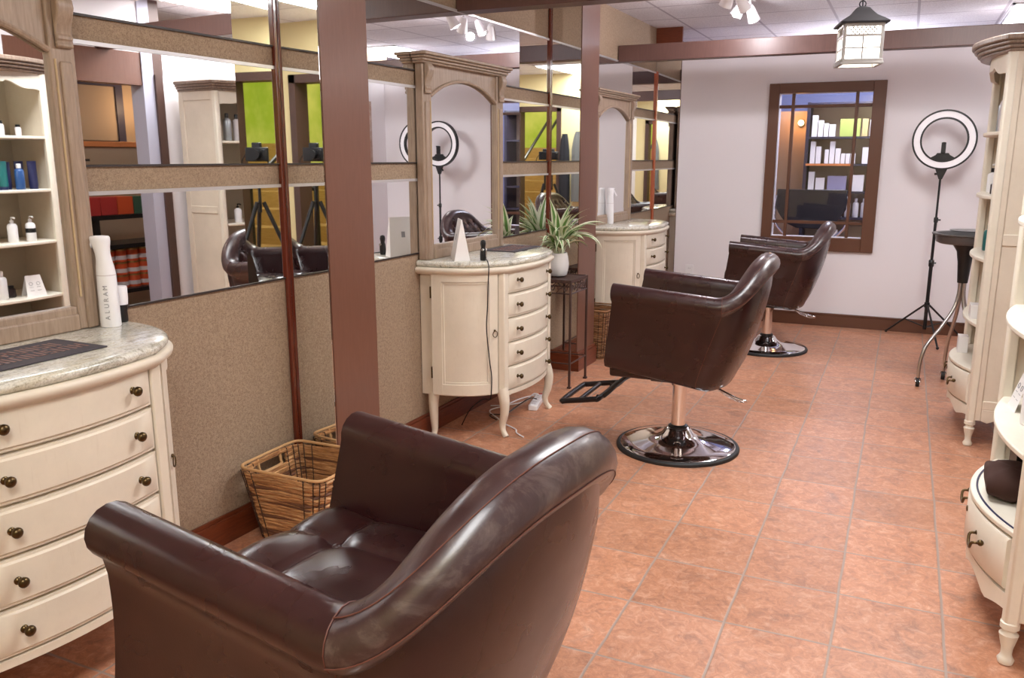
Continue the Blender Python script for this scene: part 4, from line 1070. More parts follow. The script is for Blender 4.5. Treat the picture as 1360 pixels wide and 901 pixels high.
# ------------------------------------------------------------------ wicker baskets
def basket(label, loc, rz, top, bot, H, mats=('wick', 'rattan', 'jute')):
    t = thing('wicker_basket', label, 'basket', loc, rz)
    def ringpts(hw, hh, z, n=28, e=0.25, ph=0.0, amp=0.0, shr=0.0):
        out = []
        per = n*4
        for k in range(per):
            a = 2*pi*k/per; ca, sa = cos(a), sin(a)
            ex = math.copysign(abs(ca)**e, ca); ey = math.copysign(abs(sa)**e, sa)
            o = amp*sin(k*pi/3.5+ph)
            out.append(((hw-shr+o)*ex, (hh-shr+o)*ey, z))
        return out
    # woven strands: a stack of wavy closed tubes
    wl_, wd_ = MB(), MB()
    nst = 34
    for s_ in range(nst):
        f = (s_+0.5)/nst; z = 0.012+(H-0.03)*f
        wv = wd_ if (mats[0] == 'wick' and random.random() < 0.26) else wl_
        hw = bot[0]+(top[0]-bot[0])*f; hh = bot[1]+(top[1]-bot[1])*f
        pts = ringpts(hw, hh, z, 14, 0.28, (s_ % 2)*pi+random.uniform(-.2, .2), 0.0030)
        pts = [(x, y, z_+0.004*sin(x*23+s_)+random.uniform(-.0022, .0022)) for x, y, z_ in pts]
        rr = random.uniform(0.0062, 0.0080)
        # leave the two handle openings free
        if f > 0.78 and f < 0.94:
            seg = []
            for p in pts+pts[:1]:
                if abs(p[1]) < 0.062 and abs(p[0]) > hw*0.8:
                    if len(seg) > 2: wv.tube(seg, rr, 5)
                    seg = []
                else: seg.append(p)
            if len(seg) > 2: wv.tube(seg, rr, 5)
        else: wv.tube(pts, rr, 5, closed=True)
    wl_.build('woven_wall', mats[0], t, smooth=70)
    if wd_.v: wd_.build('dark_weave', 'darkweave', t, smooth=70)
    for k in range(20):
        a = 2*pi*(k+0.5)/20; ca, sa = cos(a), sin(a); ex = math.copysign(abs(ca)**0.28, ca); ey = math.copysign(abs(sa)**0.28, sa)
        P = lambda f, o_: ((bot[0]+(top[0]-bot[0])*f+o_)*ex, (bot[1]+(top[1]-bot[1])*f+o_)*ey, 0.012+(H-0.03)*f)
        fm = 1.0
        if abs(P(1, 0)[1]) < 0.05 and abs(ca) > .9: fm = 0.76
        pts = [P(fm*q/8, 0.0085) for q in range(9)]+[P(fm*q/8, -0.0085) for q in range(8, -1, -1)]
        MB().tube(pts, 0.0022, 5).build('stake', mats[2], t)
    rm = MB(); rm.tube(ringpts(top[0], top[1], H-0.006, 20, 0.22), 0.006, 8, closed=True)
    rm.build('rim', mats[1], t)
    for s_ in (-1, 1):
        hd = MB(); f0 = 0.76; x0 = bot[0]+(top[0]-bot[0])*f0
        hd.tube(smoothpts([(s_*top[0], -0.064, H-0.01), (s_*(x0+0.006), -0.062, H*0.82), (s_*x0, -0.052, H*0.775), (s_*x0, 0.052, H*0.775), (s_*(x0+0.006), 0.062, H*0.82), (s_*top[0], 0.064, H-0.01)], 4), 0.006, 6)
        hd.build('handle', mats[1], t)
    b = MB(); b.prism([(x, y) for x, y, z in ringpts(bot[0], bot[1], 0, 8, 0.28)], 0.0, 0.012); b.build('bottom', mats[0], t)
    return t
basket('square seagrass basket on the floor between nearest dresser and brown post', (-2.015, 2.475, 0.0), RZW+radians(1), (0.195, 0.175), (0.135, 0.135), 0.31)
basket('dark woven basket on the floor in front of the far dresser side', (-2.03, 5.865, 0.0), RZW, (0.155, 0.165), (0.125, 0.135), 0.37, ('wick2', 'wick2', 'jute'))

# ------------------------------------------------------------------ ring light
t = thing('ring_light', 'white ring light with phone clip on a black tripod by the white wall', 'ring light', (0.232, 7.47, 0))
RC = 1.585
def annulus(r0, r1, y0, y1, n=56):
    rows = []
    for k in range(n):
        a = 2*pi*k/n; rows.append([(r*cos(a), y, RC+r*sin(a)) for r, y in ((r0, y0), (r1, y0), (r1, y1), (r0, y1))])
    return MB().grid(rows, closeu=True, closev=True)
annulus(0.166, 0.218, -0.016, 0.014).build('diffuser', 'glow', t, smooth=40)
m = annulus(0.214, 0.227, -0.020, 0.018); m.v += []; o = m.build('outer_rim', 'black', t, smooth=40)
annulus(0.157, 0.170, -0.020, 0.018).build('inner_rim', 'black', t, smooth=40)
m = MB(); m.tube([(0, 0, 0.09), (0, 0, 0.62)], 0.014, 12); m.tube([(0, 0, 0.62), (0, 0, 0.97)], 0.011, 12); m.tube([(0, 0, 0.97), (0, 0, 1.30)], 0.008, 12); m.build('pole', 'black', t)
for prof, kz in (([(0.018, 0.60), (0.020, 0.61), (0.020, 0.65), (0.016, 0.655)], 0.63), ([(0.015, 0.95), (0.016, 0.96), (0.016, 0.985), (0.012, 0.99)], 0.97), ([(0.02, 0.27), (0.02, 0.31)], None)):
    m = MB(); m.lathe(prof)
    if kz: m.tube([(0, 0, kz), (0.034, 0, kz)], 0.0065, 8)
    m.build('collar', 'black', t)
m = MB(); m.add([(-0.045, -0.012, RC-0.215), (0.045, -0.012, RC-0.215), (0.012, -0.012, RC-0.30), (-0.012, -0.012, RC-0.30), (-0.045, 0.012, RC-0.215), (0.045, 0.012, RC-0.215), (0.012, 0.012, RC-0.30), (-0.012, 0.012, RC-0.30)], [(0, 1, 2, 3), (7, 6, 5, 4), (0, 4, 5, 1), (1, 5, 6, 2), (2, 6, 7, 3), (3, 7, 4, 0)])
m.tube([(0, -0.0, RC-0.255), (-0.045, 0, RC-0.26)], 0.009, 8); m.build('mount_bracket', 'black', t, bevel=0.003)
m = MB(); m.prism([(-0.09, RC-0.165), (-0.085, RC-0.135), (-0.05, RC-0.115), (-0.04, RC-0.10), (0.04, RC-0.10), (0.05, RC-0.115), (0.085, RC-0.135), (0.09, RC-0.165)], -0.012, 0.012, 'xz')
m.tube([(0.0, -0.005, RC-0.11), (0.0, -0.01, RC-0.045)], 0.007, 8); m.box(-0.016, 0.016, -0.03, 0.0, RC-0.10, RC-0.02); m.box(-0.011, 0.011, -0.045, -0.02, RC-0.028, RC-0.018)
m.build('phone_clip', 'black', t, bevel=0.002)
for k in range(3):
    a = radians(-75+120*k); L = 0.36; dv = (cos(a), sin(a))
    if k == 1: L = 0.33; dv = (cos(radians(32)), sin(radians(32)))
    if k == 2: L = 0.36; dv = (cos(radians(142)), sin(radians(142)))
    if dv[1] > 0: L = min(L, 0.24/dv[1])
    m = MB(); m.tube([(dv[0]*0.018, dv[1]*0.018, 0.29), (dv[0]*L, dv[1]*L, 0.014)], 0.008, 8); m.tube([(dv[0]*0.01, dv[1]*0.01, 0.11), (dv[0]*L*0.52, dv[1]*L*0.52, 0.145)], 0.005, 6); m.sphere((dv[0]*L, dv[1]*L, 0.013), 0.012, 6); m.build('leg', 'black', t)

# ------------------------------------------------------------------ rolling tray / basin trolley
t = thing('salon_trolley', 'rolling salon trolley with grey bowl tray and curved chrome legs', 'trolley', (0.375, 6.02, 0))
MB().lathe([(0.04, 0.918), (0.155, 0.920), (0.176, 0.930), (0.184, 0.972), (0.203, 0.978), (0.203, 0.986), (0.176, 0.984), (0.170, 0.945), (0.13, 0.936), (0.02, 0.935)], n=40).build('bowl_tray', 'grey', t, smooth=60)
m = MB(); m.lathe([(0.05, 0.998), (0.12, 1.0), (0.125, 1.005), (0.05, 1.006)], (0.02, 0, -0.0), 28); m.build('disc', 'grey', t)
rows = []
for z, a, b, ox in ((0.672, 0.030, 0.030, 0.0), (0.72, 0.034, 0.034, 0), (0.80, 0.040, 0.04, 0), (0.87, 0.052, 0.055, 0), (0.915, 0.080, 0.07, 0), (0.94, 0.11, 0.09, 0)):
    rows.append([(ox+a*cos(2*pi*k/20), b*sin(2*pi*k/20), z) for k in range(20)])
MB().grid(rows, closeu=True, caps=True).build('pedestal', 'black', t, smooth=60)
for k, (ex, ey) in enumerate(((-0.20, -0.135), (-0.045, 0.125), (0.22, 0.10), (0.16, -0.16))):
    m = MB(); sx, sy = ex*0.07, ey*0.07
    m.tube(smoothpts([(sx, sy, 0.70), (sx, sy, 0.60), (ex*0.18, ey*0.18, 0.50), (ex*0.50, ey*0.50, 0.38), (ex*0.85, ey*0.85, 0.27), (ex*0.98, ey*0.98, 0.17), (ex, ey, 0.06)], 5), 0.0115, 10)
    lg = m.build('leg', 'steel', t)
    m = MB(); m.lathe([(0.012, -0.011), (0.026, -0.011), (0.028, -0.006), (0.028, 0.006), (0.026, 0.011), (0.012, 0.011)], (ex, ey, 0.028), 20, 'x'); m.build('caster', 'rubber', lg)
    m = MB(); m.lathe([(0.002, -0.013), (0.014, -0.0125), (0.014, 0.0125), (0.002, 0.013)], (ex, ey, 0.028), 14, 'x'); m.tube(smoothpts([(ex, ey, 0.062), (ex-0.017, ey, 0.052), (ex-0.018, ey, 0.028)], 3), 0.004, 6); m.tube(smoothpts([(ex, ey, 0.062), (ex+0.017, ey, 0.052), (ex+0.018, ey, 0.028)], 3), 0.004, 6); m.build('caster_fork', 'chrome', lg)

# ------------------------------------------------------------------ hanging lantern
t = thing('pendant_lantern', 'white glowing square lantern with grey cap hanging from the ceiling', 'lantern', (-0.292, 5.0, 0), radians(13))
LX = 0.092
m = MB()
for a in (-1, 1):
    for b in (-1, 1): m.box(a*LX-0.008, a*LX+0.008, b*LX-0.008, b*LX+0.008, 1.945, 2.125)
for z0, z1, e in ((1.936, 1.952, 0.006), (2.062, 2.074, 0.0), (2.112, 2.128, 0.004)):
    for a in (-1, 1):
        m.box(-LX-e, LX+e, a*(LX+e)-0.007, a*(LX+e)+0.007, z0, z1); m.box(a*(LX+e)-0.007, a*(LX+e)+0.007, -LX-e, LX+e, z0, z1)
for a in (-1, 1):
    m.box(-0.004, 0.004, a*LX-0.004, a*LX+0.004, 1.95, 2.065); m.box(-LX, LX, a*LX-0.004, a*LX+0.004, 2.003, 2.010)
    m.box(a*LX-0.004, a*LX+0.004, -0.004, 0.004, 1.95, 2.065); m.box(a*LX-0.004, a*LX+0.004, -LX, LX, 2.003, 2.010)
m.box(-LX-0.014, LX+0.014, -LX-0.014, -LX+0.004, 1.925, 1.937).box(-LX-0.014, LX+0.014, LX-0.004, LX+0.014, 1.925, 1.937).box(-LX-0.014, -LX+0.004, -LX, LX, 1.925, 1.937).box(LX-0.004, LX+0.014, -LX, LX, 1.925, 1.937)
m.build('frame', 'lantern', t, bevel=0.0015)
m = MB()
for face in range(4):
    R_ = Matrix.Rotation(face*pi/2, 3, 'Z')
    for k in range(9):
        for sg in (-1, 1):
            y0 = -LX+0.01+k*(2*LX-0.02)/8.0; y1 = y0+sg*0.036
            if abs(y1) > LX: continue
            m.tube([R_ @ Vector((LX, y0, 2.075)), R_ @ Vector((LX, y1, 2.111))], 0.0026, 4)
m.build('lattice', 'lantern', t)
m = MB()
for a in (-1, 1):
    m.box(-LX+0.006, LX-0.006, a*(LX-0.006)-0.001, a*(LX-0.006)+0.001, 1.95, 2.112); m.box(a*(LX-0.006)-0.001, a*(LX-0.006)+0.001, -LX+0.006, LX-0.006, 1.95, 2.112)
m.build('pane', 'lamp', t, smooth=0)
rows = []
for r, z in ((0.118, 2.127), (0.120, 2.135), (0.100, 2.150), (0.066, 2.172), (0.045, 2.195), (0.032, 2.212), (0.012, 2.222)):
    rows.append([(r*sx_, r*sy_, z) for sx_, sy_ in ((-1, -1), (0, -1), (1, -1), (1, 0), (1, 1), (0, 1), (-1, 1), (-1, 0))])
MB().grid(rows, closeu=True, caps=True).build('cap', 'lcap', t, smooth=30)
m = MB(); m.tube([(0, 0, 2.22), (0, 0, CEIL-0.02)], 0.004, 8); m.lathe([(0.05, CEIL-0.025), (0.05, CEIL-0.001)], n=20)
m.tube([(0.016*cos(a), 0, 2.234+0.016*sin(a)) for a in [2*pi*q/12 for q in range(12)]], 0.0035, 6, closed=True); m.build('hanging_rod', 'lcap', t)

# ------------------------------------------------------------------ track light
t = thing('track_light', 'white ceiling track light with bright spot heads above the far dresser', 'track light', (-1.13, 6.15, CEIL))
MB().box(-0.02, 0.02, -0.45, 0.45, -0.028, -0.001).build('track', 'plastic', t, bevel=0.002)
for k, (yy, ax, ay) in enumerate(((-0.33, -0.5, 0.3), (-0.1, 0.5, 0.5), (0.12, -0.6, -0.1), (0.34, 0.3, 0.6))):
    d = Vector((ax, ay, -1)).normalized(); p = Vector((0, yy, -0.075))
    m = MB(); m.tube([(0, yy, -0.02), tuple(p)], 0.008, 8); e = p+d*0.11
    m.tube([p-d*0.01, p+d*0.02, p+d*0.05, p+d*0.11], [0.022, 0.032, 0.036, 0.044], 18); h = m.build('spot_head', 'plastic', t)
    m = MB(); m.sphere(tuple(p+d*0.095), 0.028, 8, 0.8); m.build('bulb', 'bulb', h)

# ------------------------------------------------------------------ ceiling light panels
def ceil_panel(x0, x1, y0, y1, label):
    t = thing('ceiling_light', label, 'ceiling light', ((x0+x1)/2, (y0+y1)/2, CEIL))
    a, b = (x1-x0)/2, (y1-y0)/2
    MB().box(-a+0.02, a-0.02, -b+0.02, b-0.02, -0.006, -0.002).build('diffuser', 'panel', t, smooth=0)
    m = MB()
    for s in (-1, 1): m.box(-a, a, s*b-0.01-0.01*s, s*b+0.01-0.01*s, -0.012, -0.001); m.box(s*a-0.01-0.01*s, s*a+0.01-0.01*s, -b, b, -0.012, -0.001)
    m.build('frame', 'plastic', t, smooth=0)
ceil_panel(0.60, 1.20, 7.62, 8.80, 'bright rectangular ceiling light panel at the top right beyond the beam')
ceil_panel(0.12, 0.72, 4.50, 5.70, 'added ceiling light panel above the walkway between the two beams')  # this panel and the next two are added to light the room
ceil_panel(-0.65, -0.05, 2.42, 3.64, 'added ceiling light panel above the middle of the room')
ceil_panel(-0.65, -0.05, -0.62, 0.58, 'added ceiling light panel above the foreground chair')

t = thing('smoke_detector', 'round white smoke detector on the ceiling, seen in the top mirror', 'smoke detector', (0.72, 4.35, CEIL))
MB().lathe([(0.07, -0.001), (0.07, -0.02), (0.055, -0.038), (0.02, -0.045)], n=28).build('housing', 'plastic', t)
MB().lathe([(0.03, -0.040), (0.03, -0.046), (0.015, -0.052)], n=20).build('sensor', 'label', t)

# ------------------------------------------------------------------ room behind the window
struct(MB().box(-3.0, 2.5, 10.2, 10.3, 0, CEIL).build('wall_far_room', 'bluewall', smooth=0))
struct(MB().box(-3.1, -3.0, YB+0.12, 10.2, 0, CEIL).build('wall_far_room_left', 'bluewall', smooth=0))
struct(MB().box(2.4, 2.5, YB+0.12, 10.2, 0, CEIL).build('wall_far_room_right', 'bluewall', smooth=0))
struct(MB().box(-1.60, -0.98, 9.42, 9.55, 0, 1.92).build('trim_far_column', 'beige', smooth=0))
SY = 9.30
t = thing('shelving_unit', 'dark open shelving unit of white cartons seen through the window', 'shelf', (0, SY, 0))
m = MB(); 
for x in (-0.955, 0.12): m.box(x-0.015, x+0.015, -0.14, 0.14, 0, 1.99)
m.build('upright', 'shelfk', t)
SZ = [0.60, 0.86, 1.12, 1.39, 1.655, 1.985]
for z in SZ: MB().box(-0.94, 0.105, -0.14, 0.14, z-0.02, z).build('shelf', 'shelfk', t)
MB().box(-0.94, 0.105, 0.125, 0.14, 0.0, 1.99).build('back_panel', 'beige', t, smooth=0)
def row(z, items, label, grp):
    for (x, w_, h, mt_) in items:
        crate('carton', label if mt_ in ('paperw',) else {'limebox': 'lime green carton among white cartons on the shelf seen through the window', 'tanbox': 'tan carton beside the lime carton behind the window', 'purple': 'lavender carton on the shelf behind the black chair'}[mt_], 'box', (x+w_/2, SY-0.07, z), w_*0.94, 0.07, h, mt_, grp if mt_ == 'paperw' else None)
row(1.655, [(-0.92, .055, .21, 'paperw'), (-0.86, .05, .16, 'paperw'), (-0.805, .045, .13, 'paperw'), (-0.755, .06, .12, 'paperw'), (-0.66, .20, .17, 'limebox'), (-0.45, .055, .17, 'tanbox'), (-0.38, .06, .16, 'paperw'), (-0.31, .06, .16, 'paperw')], 'small white carton on the upper shelf seen through the window', 'white cartons on the upper shelf behind the window')
row(1.39, [(-0.92, .05, .22, 'paperw'), (-0.865, .05, .17, 'paperw'), (-0.78, .04, .14, 'paperw'), (-0.735, .05, .22, 'paperw'), (-0.68, .05, .15, 'paperw'), (-0.625, .04, .10, 'paperw'), (-0.58, .04, .10, 'paperw'), (-0.535, .045, .10, 'paperw'), (-0.43, .06, .16, 'paperw'), (-0.36, .07, .16, 'paperw')], 'small white carton on the middle shelf seen through the window', 'white cartons on the middle shelf behind the window')
row(1.12, [(-0.92, .06, .19, 'paperw'), (-0.85, .09, .13, 'paperw'), (-0.74, .19, .15, 'purple'), (-0.53, .14, .16, 'paperw'), (-0.37, .05, .12, 'paperw'), (-0.31, .05, .14, 'paperw')], 'white carton on the lower shelf seen through the window above the black chair', 'white cartons on the lower shelf behind the window')
row(0.60, [(-0.80, .05, .12, 'paperw'), (-0.74, .06, .10, 'paperw'), (-0.66, .06, .13, 'paperw')], 'white carton on the bottom shelf, seen under the black chair back', 'white cartons on the bottom shelf behind the window')
for k in range(4): bottle('cyl', 'slim white bottle on the bottom shelf seen through the window', (-0.60+0.075*k, SY-0.06, 0.86), 'slim white bottles behind the window', h=0.19, body='plastic', cap='plastic', r=0.028)
o = MB().box(-0.95, -0.50, SY-0.155, SY-0.142, 1.37, 1.392).build('shelf_strip', 'orange'); tag(o, 'orange strip along the middle shelf edge seen through the window', 'trim strip')
# black office chair behind the window
t = thing('office_chair', 'black office chair with wide back seen through the window', 'chair', (-0.80, 8.42, 0))
rows = []
for i in range(9):
    f = i/8; z = 0.80+0.36*f; hw = 0.17+0.14*min(1, f*2.1)**0.8
    if i == 0: hw = 0.12
    rows.append([(x*hw, -0.02-0.03*(1-x*x)+0.0*f+s, z+0.0) for x, s in [(-1+2*k/10, 0.0) for k in range(11)]]+[(x*hw, 0.02-0.03*(1-x*x), z) for x in [1-2*k/10 for k in range(11)]])
MB().grid(rows, closeu=True, caps=True).build('backrest', 'chairblk', t, smooth=50, bevel=0.008)
MB().box(-0.25, 0.25, 0.0, 0.46, 0.50, 0.58).build('seat', 'chairblk', t, bevel=0.03)
m = MB()
for s in (-1, 1): m.tube(smoothpts([(s*0.31, 0.02, 1.10), (s*0.33, 0.03, 0.95), (s*0.30, 0.05, 0.80), (s*0.10, 0.16, 0.60)], 5), 0.014, 8)
m.tube([(0, 0.2, 0.06), (0, 0.2, 0.50)], 0.025, 12)
for k in range(5): m.tube([(0, 0.2, 0.10), (0.30*cos(k*2*pi/5), 0.2+0.30*sin(k*2*pi/5), 0.03)], 0.015, 8)
m.build('chrome_frame', 'chrome', t)
# warm sconce in the far room
t = thing('wall_sconce', 'small warm orange lamp glowing behind the window', 'lamp', (-1.045, 9.36, 1.80))
MB().sphere((0, 0, 0), 0.03, 8).build('globe', 'warm', t)
MB().box(-0.02, 0.02, 0.02, 0.06, -0.03, 0.03).build('bracket', 'brass', t)

# ------------------------------------------------------------------ side room seen in the mirrors
struct(MB().box(3.2, 3.3, 1.5, 8.5, 0, CEIL).build('wall_side_room', 'beige', smooth=0))
struct(MB().box(0.97, 3.2, 7.9, 8.0, 0, CEIL).build('wall_side_room_end', 'beige', smooth=0))
t = thing('framed_board', 'taupe board in a dark blue frame in the side room, seen in the mirror', 'board', (3.19, 5.35, 0))
MB().box(-0.01, 0.0, -0.60, 0.60, 1.62, 2.16).build('board', 'beige', t)
m = MB(); m.box(-0.03, 0, 0.56, 0.64, 1.55, 2.22).box(-0.03, 0, -0.64, -0.56, 1.55, 2.22).box(-0.03, 0, -0.56, 0.56, 2.15, 2.22).box(-0.03, 0, -0.56, 0.56, 1.55, 1.60); m.build('frame', 'dkframe', t)
t = thing('pendant_lamp', 'warm pendant lamp in the side room, seen in the mirror', 'lamp', (2.7, 6.05, 1.85))
MB().lathe([(0.01, 0.09), (0.05, 0.07), (0.16, 0.0), (0.155, -0.002), (0.04, 0.05)], n=28).build('shade', 'lantern', t)
MB().sphere((0, 0, -0.005), 0.05, 8).build('bulb', 'warm', t)
MB().tube([(0, 0, 0.08), (0, 0, 0.72)], 0.004, 6).build('cord', 'black', t)
t = thing('counter', 'half height counter with orange wood cap in the side room, seen in the mirror', 'counter', (2.75, 5.3, 0))
MB().box(-0.06, 0.06, -0.9, 0.82, 0, 1.55).build('panel', 'beige', t)
MB().box(-0.09, 0.09, -0.95, 0.87, 1.55, 1.60).build('wood_cap', 'orange', t, bevel=0.005)
MB().box(-0.08, 0.08, 0.82, 0.88, 0, 1.55).build('end_post', 'orange', t, bevel=0.005)
t = thing('folding_table', 'black folding stand with crossed legs in the side room, seen in the mirror', 'table', (2.2, 4.62, 0))
m = MB(); m.box(-0.16, 0.16, -0.17, 0.17, 1.42, 1.44)
for s in (-1, 1): m.tube([(s*0.12, -0.14, 1.42), (s*0.12, 0.14, 1.12)], 0.010, 6); m.tube([(s*0.12, 0.14, 1.42), (s*0.12, -0.14, 1.12)], 0.010, 6)
m.build('folding_frame', 'black', t)
t2 = thing('display_shelf', 'dark display shelf stacked with cartons and tins in the side room', 'shelf', (2.0, 4.90, 0))
for z in (0.33, 0.72, 0.97): MB().box(-0.2, 0.2, -0.85, 0.75, z-0.035, z).build('shelf', 'black', t2)
for y in (-0.83, -0.25, 0.73): MB().box(-0.18, 0.18, y-0.02, y+0.02, 0.0, 0.97).build('upright', 'black', t2)
for k in range(9):
    mt_, cn = [('redbox', 'red'), ('orgbox', 'orange'), ('grnbox', 'green'), ('redbox', 'red'), ('redbox', 'red'), ('orgbox', 'orange'), ('grnbox', 'green'), ('redbox', 'red'), ('redbox', 'red')][k]
    crate('carton', '%s carton in the row on top of the dark display shelf' % cn, 'box', (1.96, 4.17+0.158*k, 0.971), 0.2, 0.15, 0.15, mt_, '%s cartons on the display shelf' % cn)
def tin(loc):
    t = thing('tin', 'orange and cream tin in the stacks on the low display shelf', 'tin', loc, 0, 'orange tins on the display shelf')
    MB().lathe([(0.055, 0), (0.055, 0.10)], n=18).build('body', 'orgbox', t); MB().lathe([(0.0555, 0.02), (0.0555, 0.055)], n=18).build('label_band', 'label', t); MB().lathe([(0.057, 0.098), (0.057, 0.112)], n=18).build('lid', 'gold', t); return t
t0 = tin((1.92, 4.78, 0.331))
for a in range(7):
    for b in range(3):
        if a+b: dup(t0, (1.92, 4.78+0.118*a, 0.331+0.114*b))
# picture on the right wall and behind-camera spaces (seen in mirrors)
t = thing('framed_picture', 'pale abstract picture on the right wall near the ring light', 'picture', (XR-0.001, 7.28, 0))
MB().box(-0.02, 0, -0.22, 0.22, 1.35, 2.02).build('canvas', 'art', t)

YN = -0.55
struct(MB().box(0.98, 3.2, 1.4, 1.5, 0, CEIL).build('wall_side_room_near', 'beige', smooth=0))
wn = MB(); wn.box(-2.45, 0.10, YN-0.12, YN, 0, CEIL).box(0.67, 1.6, YN-0.12, YN, 0, CEIL).box(0.10, 0.67, YN-0.12, YN, 2.15, CEIL)
struct(wn.build('wall_near', 'yellow', smooth=0))
struct(MB().box(0.10, 0.165, YN-0.14, YN+0.02, 0, 2.15).box(0.60, 0.67, YN-0.14, YN+0.02, 0, 2.15).box(0.10, 0.67, YN-0.14, YN+0.02, 2.08, 2.15).build('trim_5', 'dkbrown', smooth=0))
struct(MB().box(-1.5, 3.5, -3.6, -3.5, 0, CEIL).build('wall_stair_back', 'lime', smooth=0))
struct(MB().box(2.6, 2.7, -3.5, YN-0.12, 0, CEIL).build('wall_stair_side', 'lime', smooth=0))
struct(MB().box(-1.5, -1.4, -3.5, YN-0.12, 0, CEIL).build('wall_stair_left', 'yellow', smooth=0))
m = MB()
for k in range(9): m.box(0.15, 2.4, -1.25-0.24*k-0.24, -1.25-0.24*k, 0, 0.18*(k+1))
st = thing('staircase', 'light wooden staircase behind the photographer, seen in the mirrors', 'stairs')
m.build('steps', 'stair', st, smooth=0, bevel=0.01)
m = MB(); m.tube([(1.0, -1.15, 1.15), (1.0, -3.3, 2.5)], 0.022, 8); m.tube([(1.0, -1.20, 0), (1.0, -1.20, 1.2)], 0.025, 8); m.build('handrail', 'black', st)
# coats on the near wall
t = thing('hanging_coat', 'grey coat hanging on the yellow wall, seen in the mirror', 'coat', (-0.20, YN+0.075, 0))
rows = []
for i in range(13):
    f = i/12; z = 1.80-0.95*f; hw = 0.045+0.05*min(1, f*4)**0.6+0.015*f
    rows.append([(hw*cos(2*pi*k/24)*(1+0.10*sin(5*2*pi*k/24+f*3)), 0.055*sin(2*pi*k/24)*(1+0.2*sin(7*2*pi*k/24)), z) for k in range(24)])
MB().grid(rows, closeu=True, caps=True).build('coat_body', 'coat', t, smooth=60)
t = thing('hanging_coat', 'black coat hanging beside the grey coat, seen in the mirror', 'coat', (0.02, YN+0.06, 0))
MB().grid([[(p[0]*0.7, p[1]*0.8, p[2]-0.03) for p in r] for r in rows], closeu=True, caps=True).build('coat_body', 'dcoat', t, smooth=60)

# photographer's tripod and camera at the viewpoint (visible in the mirrors)
CAMZ = 1.45
t = thing('camera_tripod', 'black tripod with extended legs carrying the camera, seen in the mirrors', 'tripod', (0, 0, 0))
cdir = Vector((-sin(radians(24.781)), cos(radians(24.781)), 0)); cside = Vector((cdir.y, -cdir.x, 0))
bc = Vector((0, 0, 0))-cdir*0.13
m = MB(); m.tube([bc+Vector((0, 0, 1.02)), bc+Vector((0, 0, 1.38))], 0.013, 10); m.lathe([(0.03, 1.34), (0.035, 1.36), (0.03, 1.385)], tuple(bc), 14); m.build('centre_column', 'black', t)
for k in range(3):
    a = radians(60+120*k)+0.3; dv = Vector((cos(a), sin(a), 0))
    m = MB(); m.tube([bc+dv*0.03+Vector((0, 0, 1.10)), bc+dv*0.24+Vector((0, 0, 0.62))], 0.017, 10); lg = m.build('leg', 'black', t)
    m = MB(); m.tube([bc+dv*0.24+Vector((0, 0, 0.62)), bc+dv*0.50+Vector((0, 0, 0.0))], 0.011, 8); m.build('lower_leg', 'steel', lg)
t = thing('camera', 'black camera on the tripod, seen in the mirrors', 'camera', (0, 0, 0))
bz = CAMZ+0.025; ctr = Vector((0, 0, bz))-cdir*0.13
m = MB(); m.obox(ctr, cside*0.085, cdir*0.032, Vector((0, 0, 0.055))); m.obox(ctr+Vector((0, 0, 0.068)), cside*0.034, cdir*0.03, Vector((0, 0, 0.024))); m.obox(ctr+cside*-0.055+cdir*0.02, cside*0.016, cdir*0.02, Vector((0, 0, 0.04))); m.build('camera_body', 'black', t, bevel=0.006)
m = MB(); m.tube([ctr+cdir*0.02, ctr+cdir*0.05, ctr+cdir*0.051, ctr+cdir*0.10, ctr+cdir*0.101, ctr+cdir*0.118], [0.034, 0.034, 0.037, 0.037, 0.04, 0.04], 24); m.build('lens', 'black', t)
m = MB(); m.tube(smoothpts([ctr+cside*0.075+Vector((0, 0, .02)), ctr+cside*0.12+Vector((0, 0, -.06)), ctr+cside*0.09+Vector((0, 0, -.17)), ctr+cside*0.0+Vector((0, 0, -.22))-cdir*0.06, ctr-cside*0.08+Vector((0, 0, -.15)), ctr-cside*0.075+Vector((0, 0, .02))], 6), 0.005, 6); m.build('strap', 'black', t)

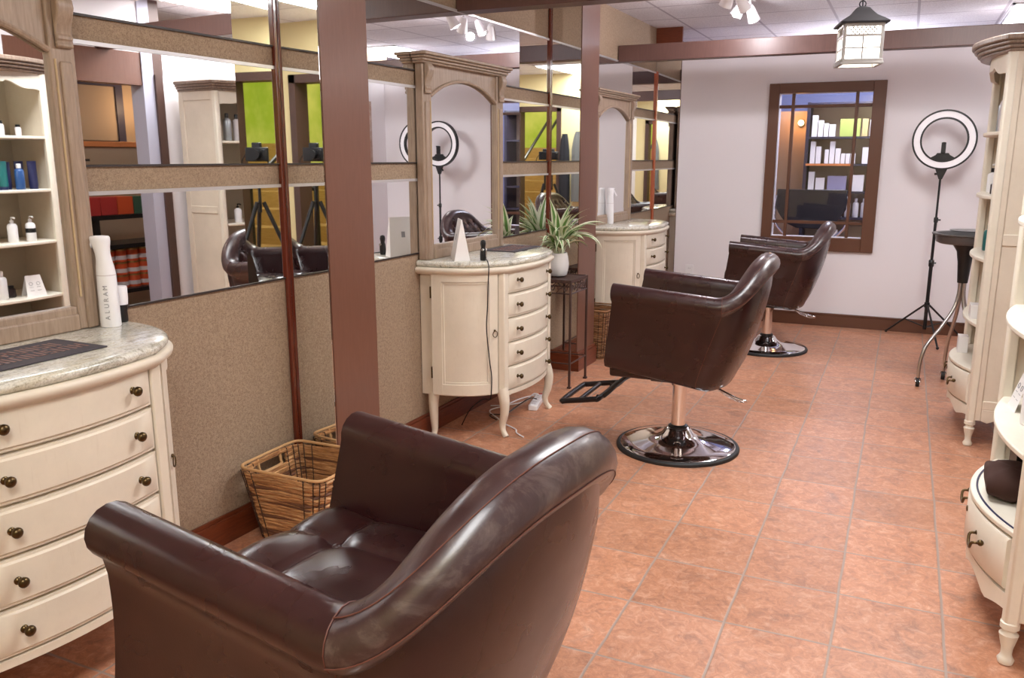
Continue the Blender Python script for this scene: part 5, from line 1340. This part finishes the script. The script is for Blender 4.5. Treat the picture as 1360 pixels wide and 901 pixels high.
# ------------------------------------------------------------------ lights
def area(name, loc, sx, sy, power, col=(0.95, 0.98, 1.0), rot=(0, 0, 0)):
    l = bpy.data.lights.new(name, 'AREA'); l.shape = 'RECTANGLE'; l.size = sx; l.size_y = sy; l.energy = power; l.color = col
    o = bpy.data.objects.new(name, l); COL.objects.link(o); o.location = loc; o.rotation_euler = rot; return o
for i, (x, y, p) in enumerate(((0.42, 5.10, 38), (-0.35, 3.03, 31), (-0.35, -0.02, 30), (0.9, 8.2, 24))):  # the first three serve the added panels
    area('panel_light', (x, y, CEIL-0.02), 0.54, 1.12, p)
def spot(loc, p, col=(1, 1, 1), r=0.05):
    l = bpy.data.lights.new('lamp', 'POINT'); l.energy = p; l.color = col; l.shadow_soft_size = r
    o = bpy.data.objects.new('lamp', l); COL.objects.link(o); o.location = loc
spot((-1.13, 6.15, 2.38), 26, (1, .95, 1.0), 0.03)
spot((2.9, 6.05, 1.95), 6, (1, .66, .36), 0.05)
spot((1.8, 4.0, 2.35), 14, (1, .84, .66), 0.1)
spot((-0.5, 8.9, 2.3), 60, (.85, .88, 1), 0.15)  # fill without a fixture, added to brighten the room behind the window
spot((-1.05, 9.22, 1.82), 5.0, (1, .45, .15), 0.03)
spot((0.9, -1.8, 2.3), 50, (1, .97, .85), 0.15)

wd = bpy.data.worlds.new('World'); SC.world = wd; wd.use_nodes = True
wd.node_tree.nodes['Background'].inputs[0].default_value = (0.9, 0.88, 0.9, 1); wd.node_tree.nodes['Background'].inputs[1].default_value = 0.25

# ------------------------------------------------------------------ camera
f = 1118.0; PITCH = math.atan(241/f)
cam = bpy.data.cameras.new('Camera'); cam.sensor_fit = 'HORIZONTAL'; cam.sensor_width = 36; cam.lens = 36*f/1360; cam.clip_start = 0.01
co = bpy.data.objects.new('Camera', cam); COL.objects.link(co); co.location = (0, 0, 1.45)
co.rotation_euler = (pi/2-PITCH, 0, radians(24.781)); SC.camera = co
SC.view_settings.view_transform = 'Standard'; SC.view_settings.look = 'None'; SC.view_settings.exposure = 0.0
SC.cycles.max_bounces = 12; SC.cycles.glossy_bounces = 8; SC.cycles.transparent_max_bounces = 12
SC.cycles.sample_clamp_indirect = 6.0
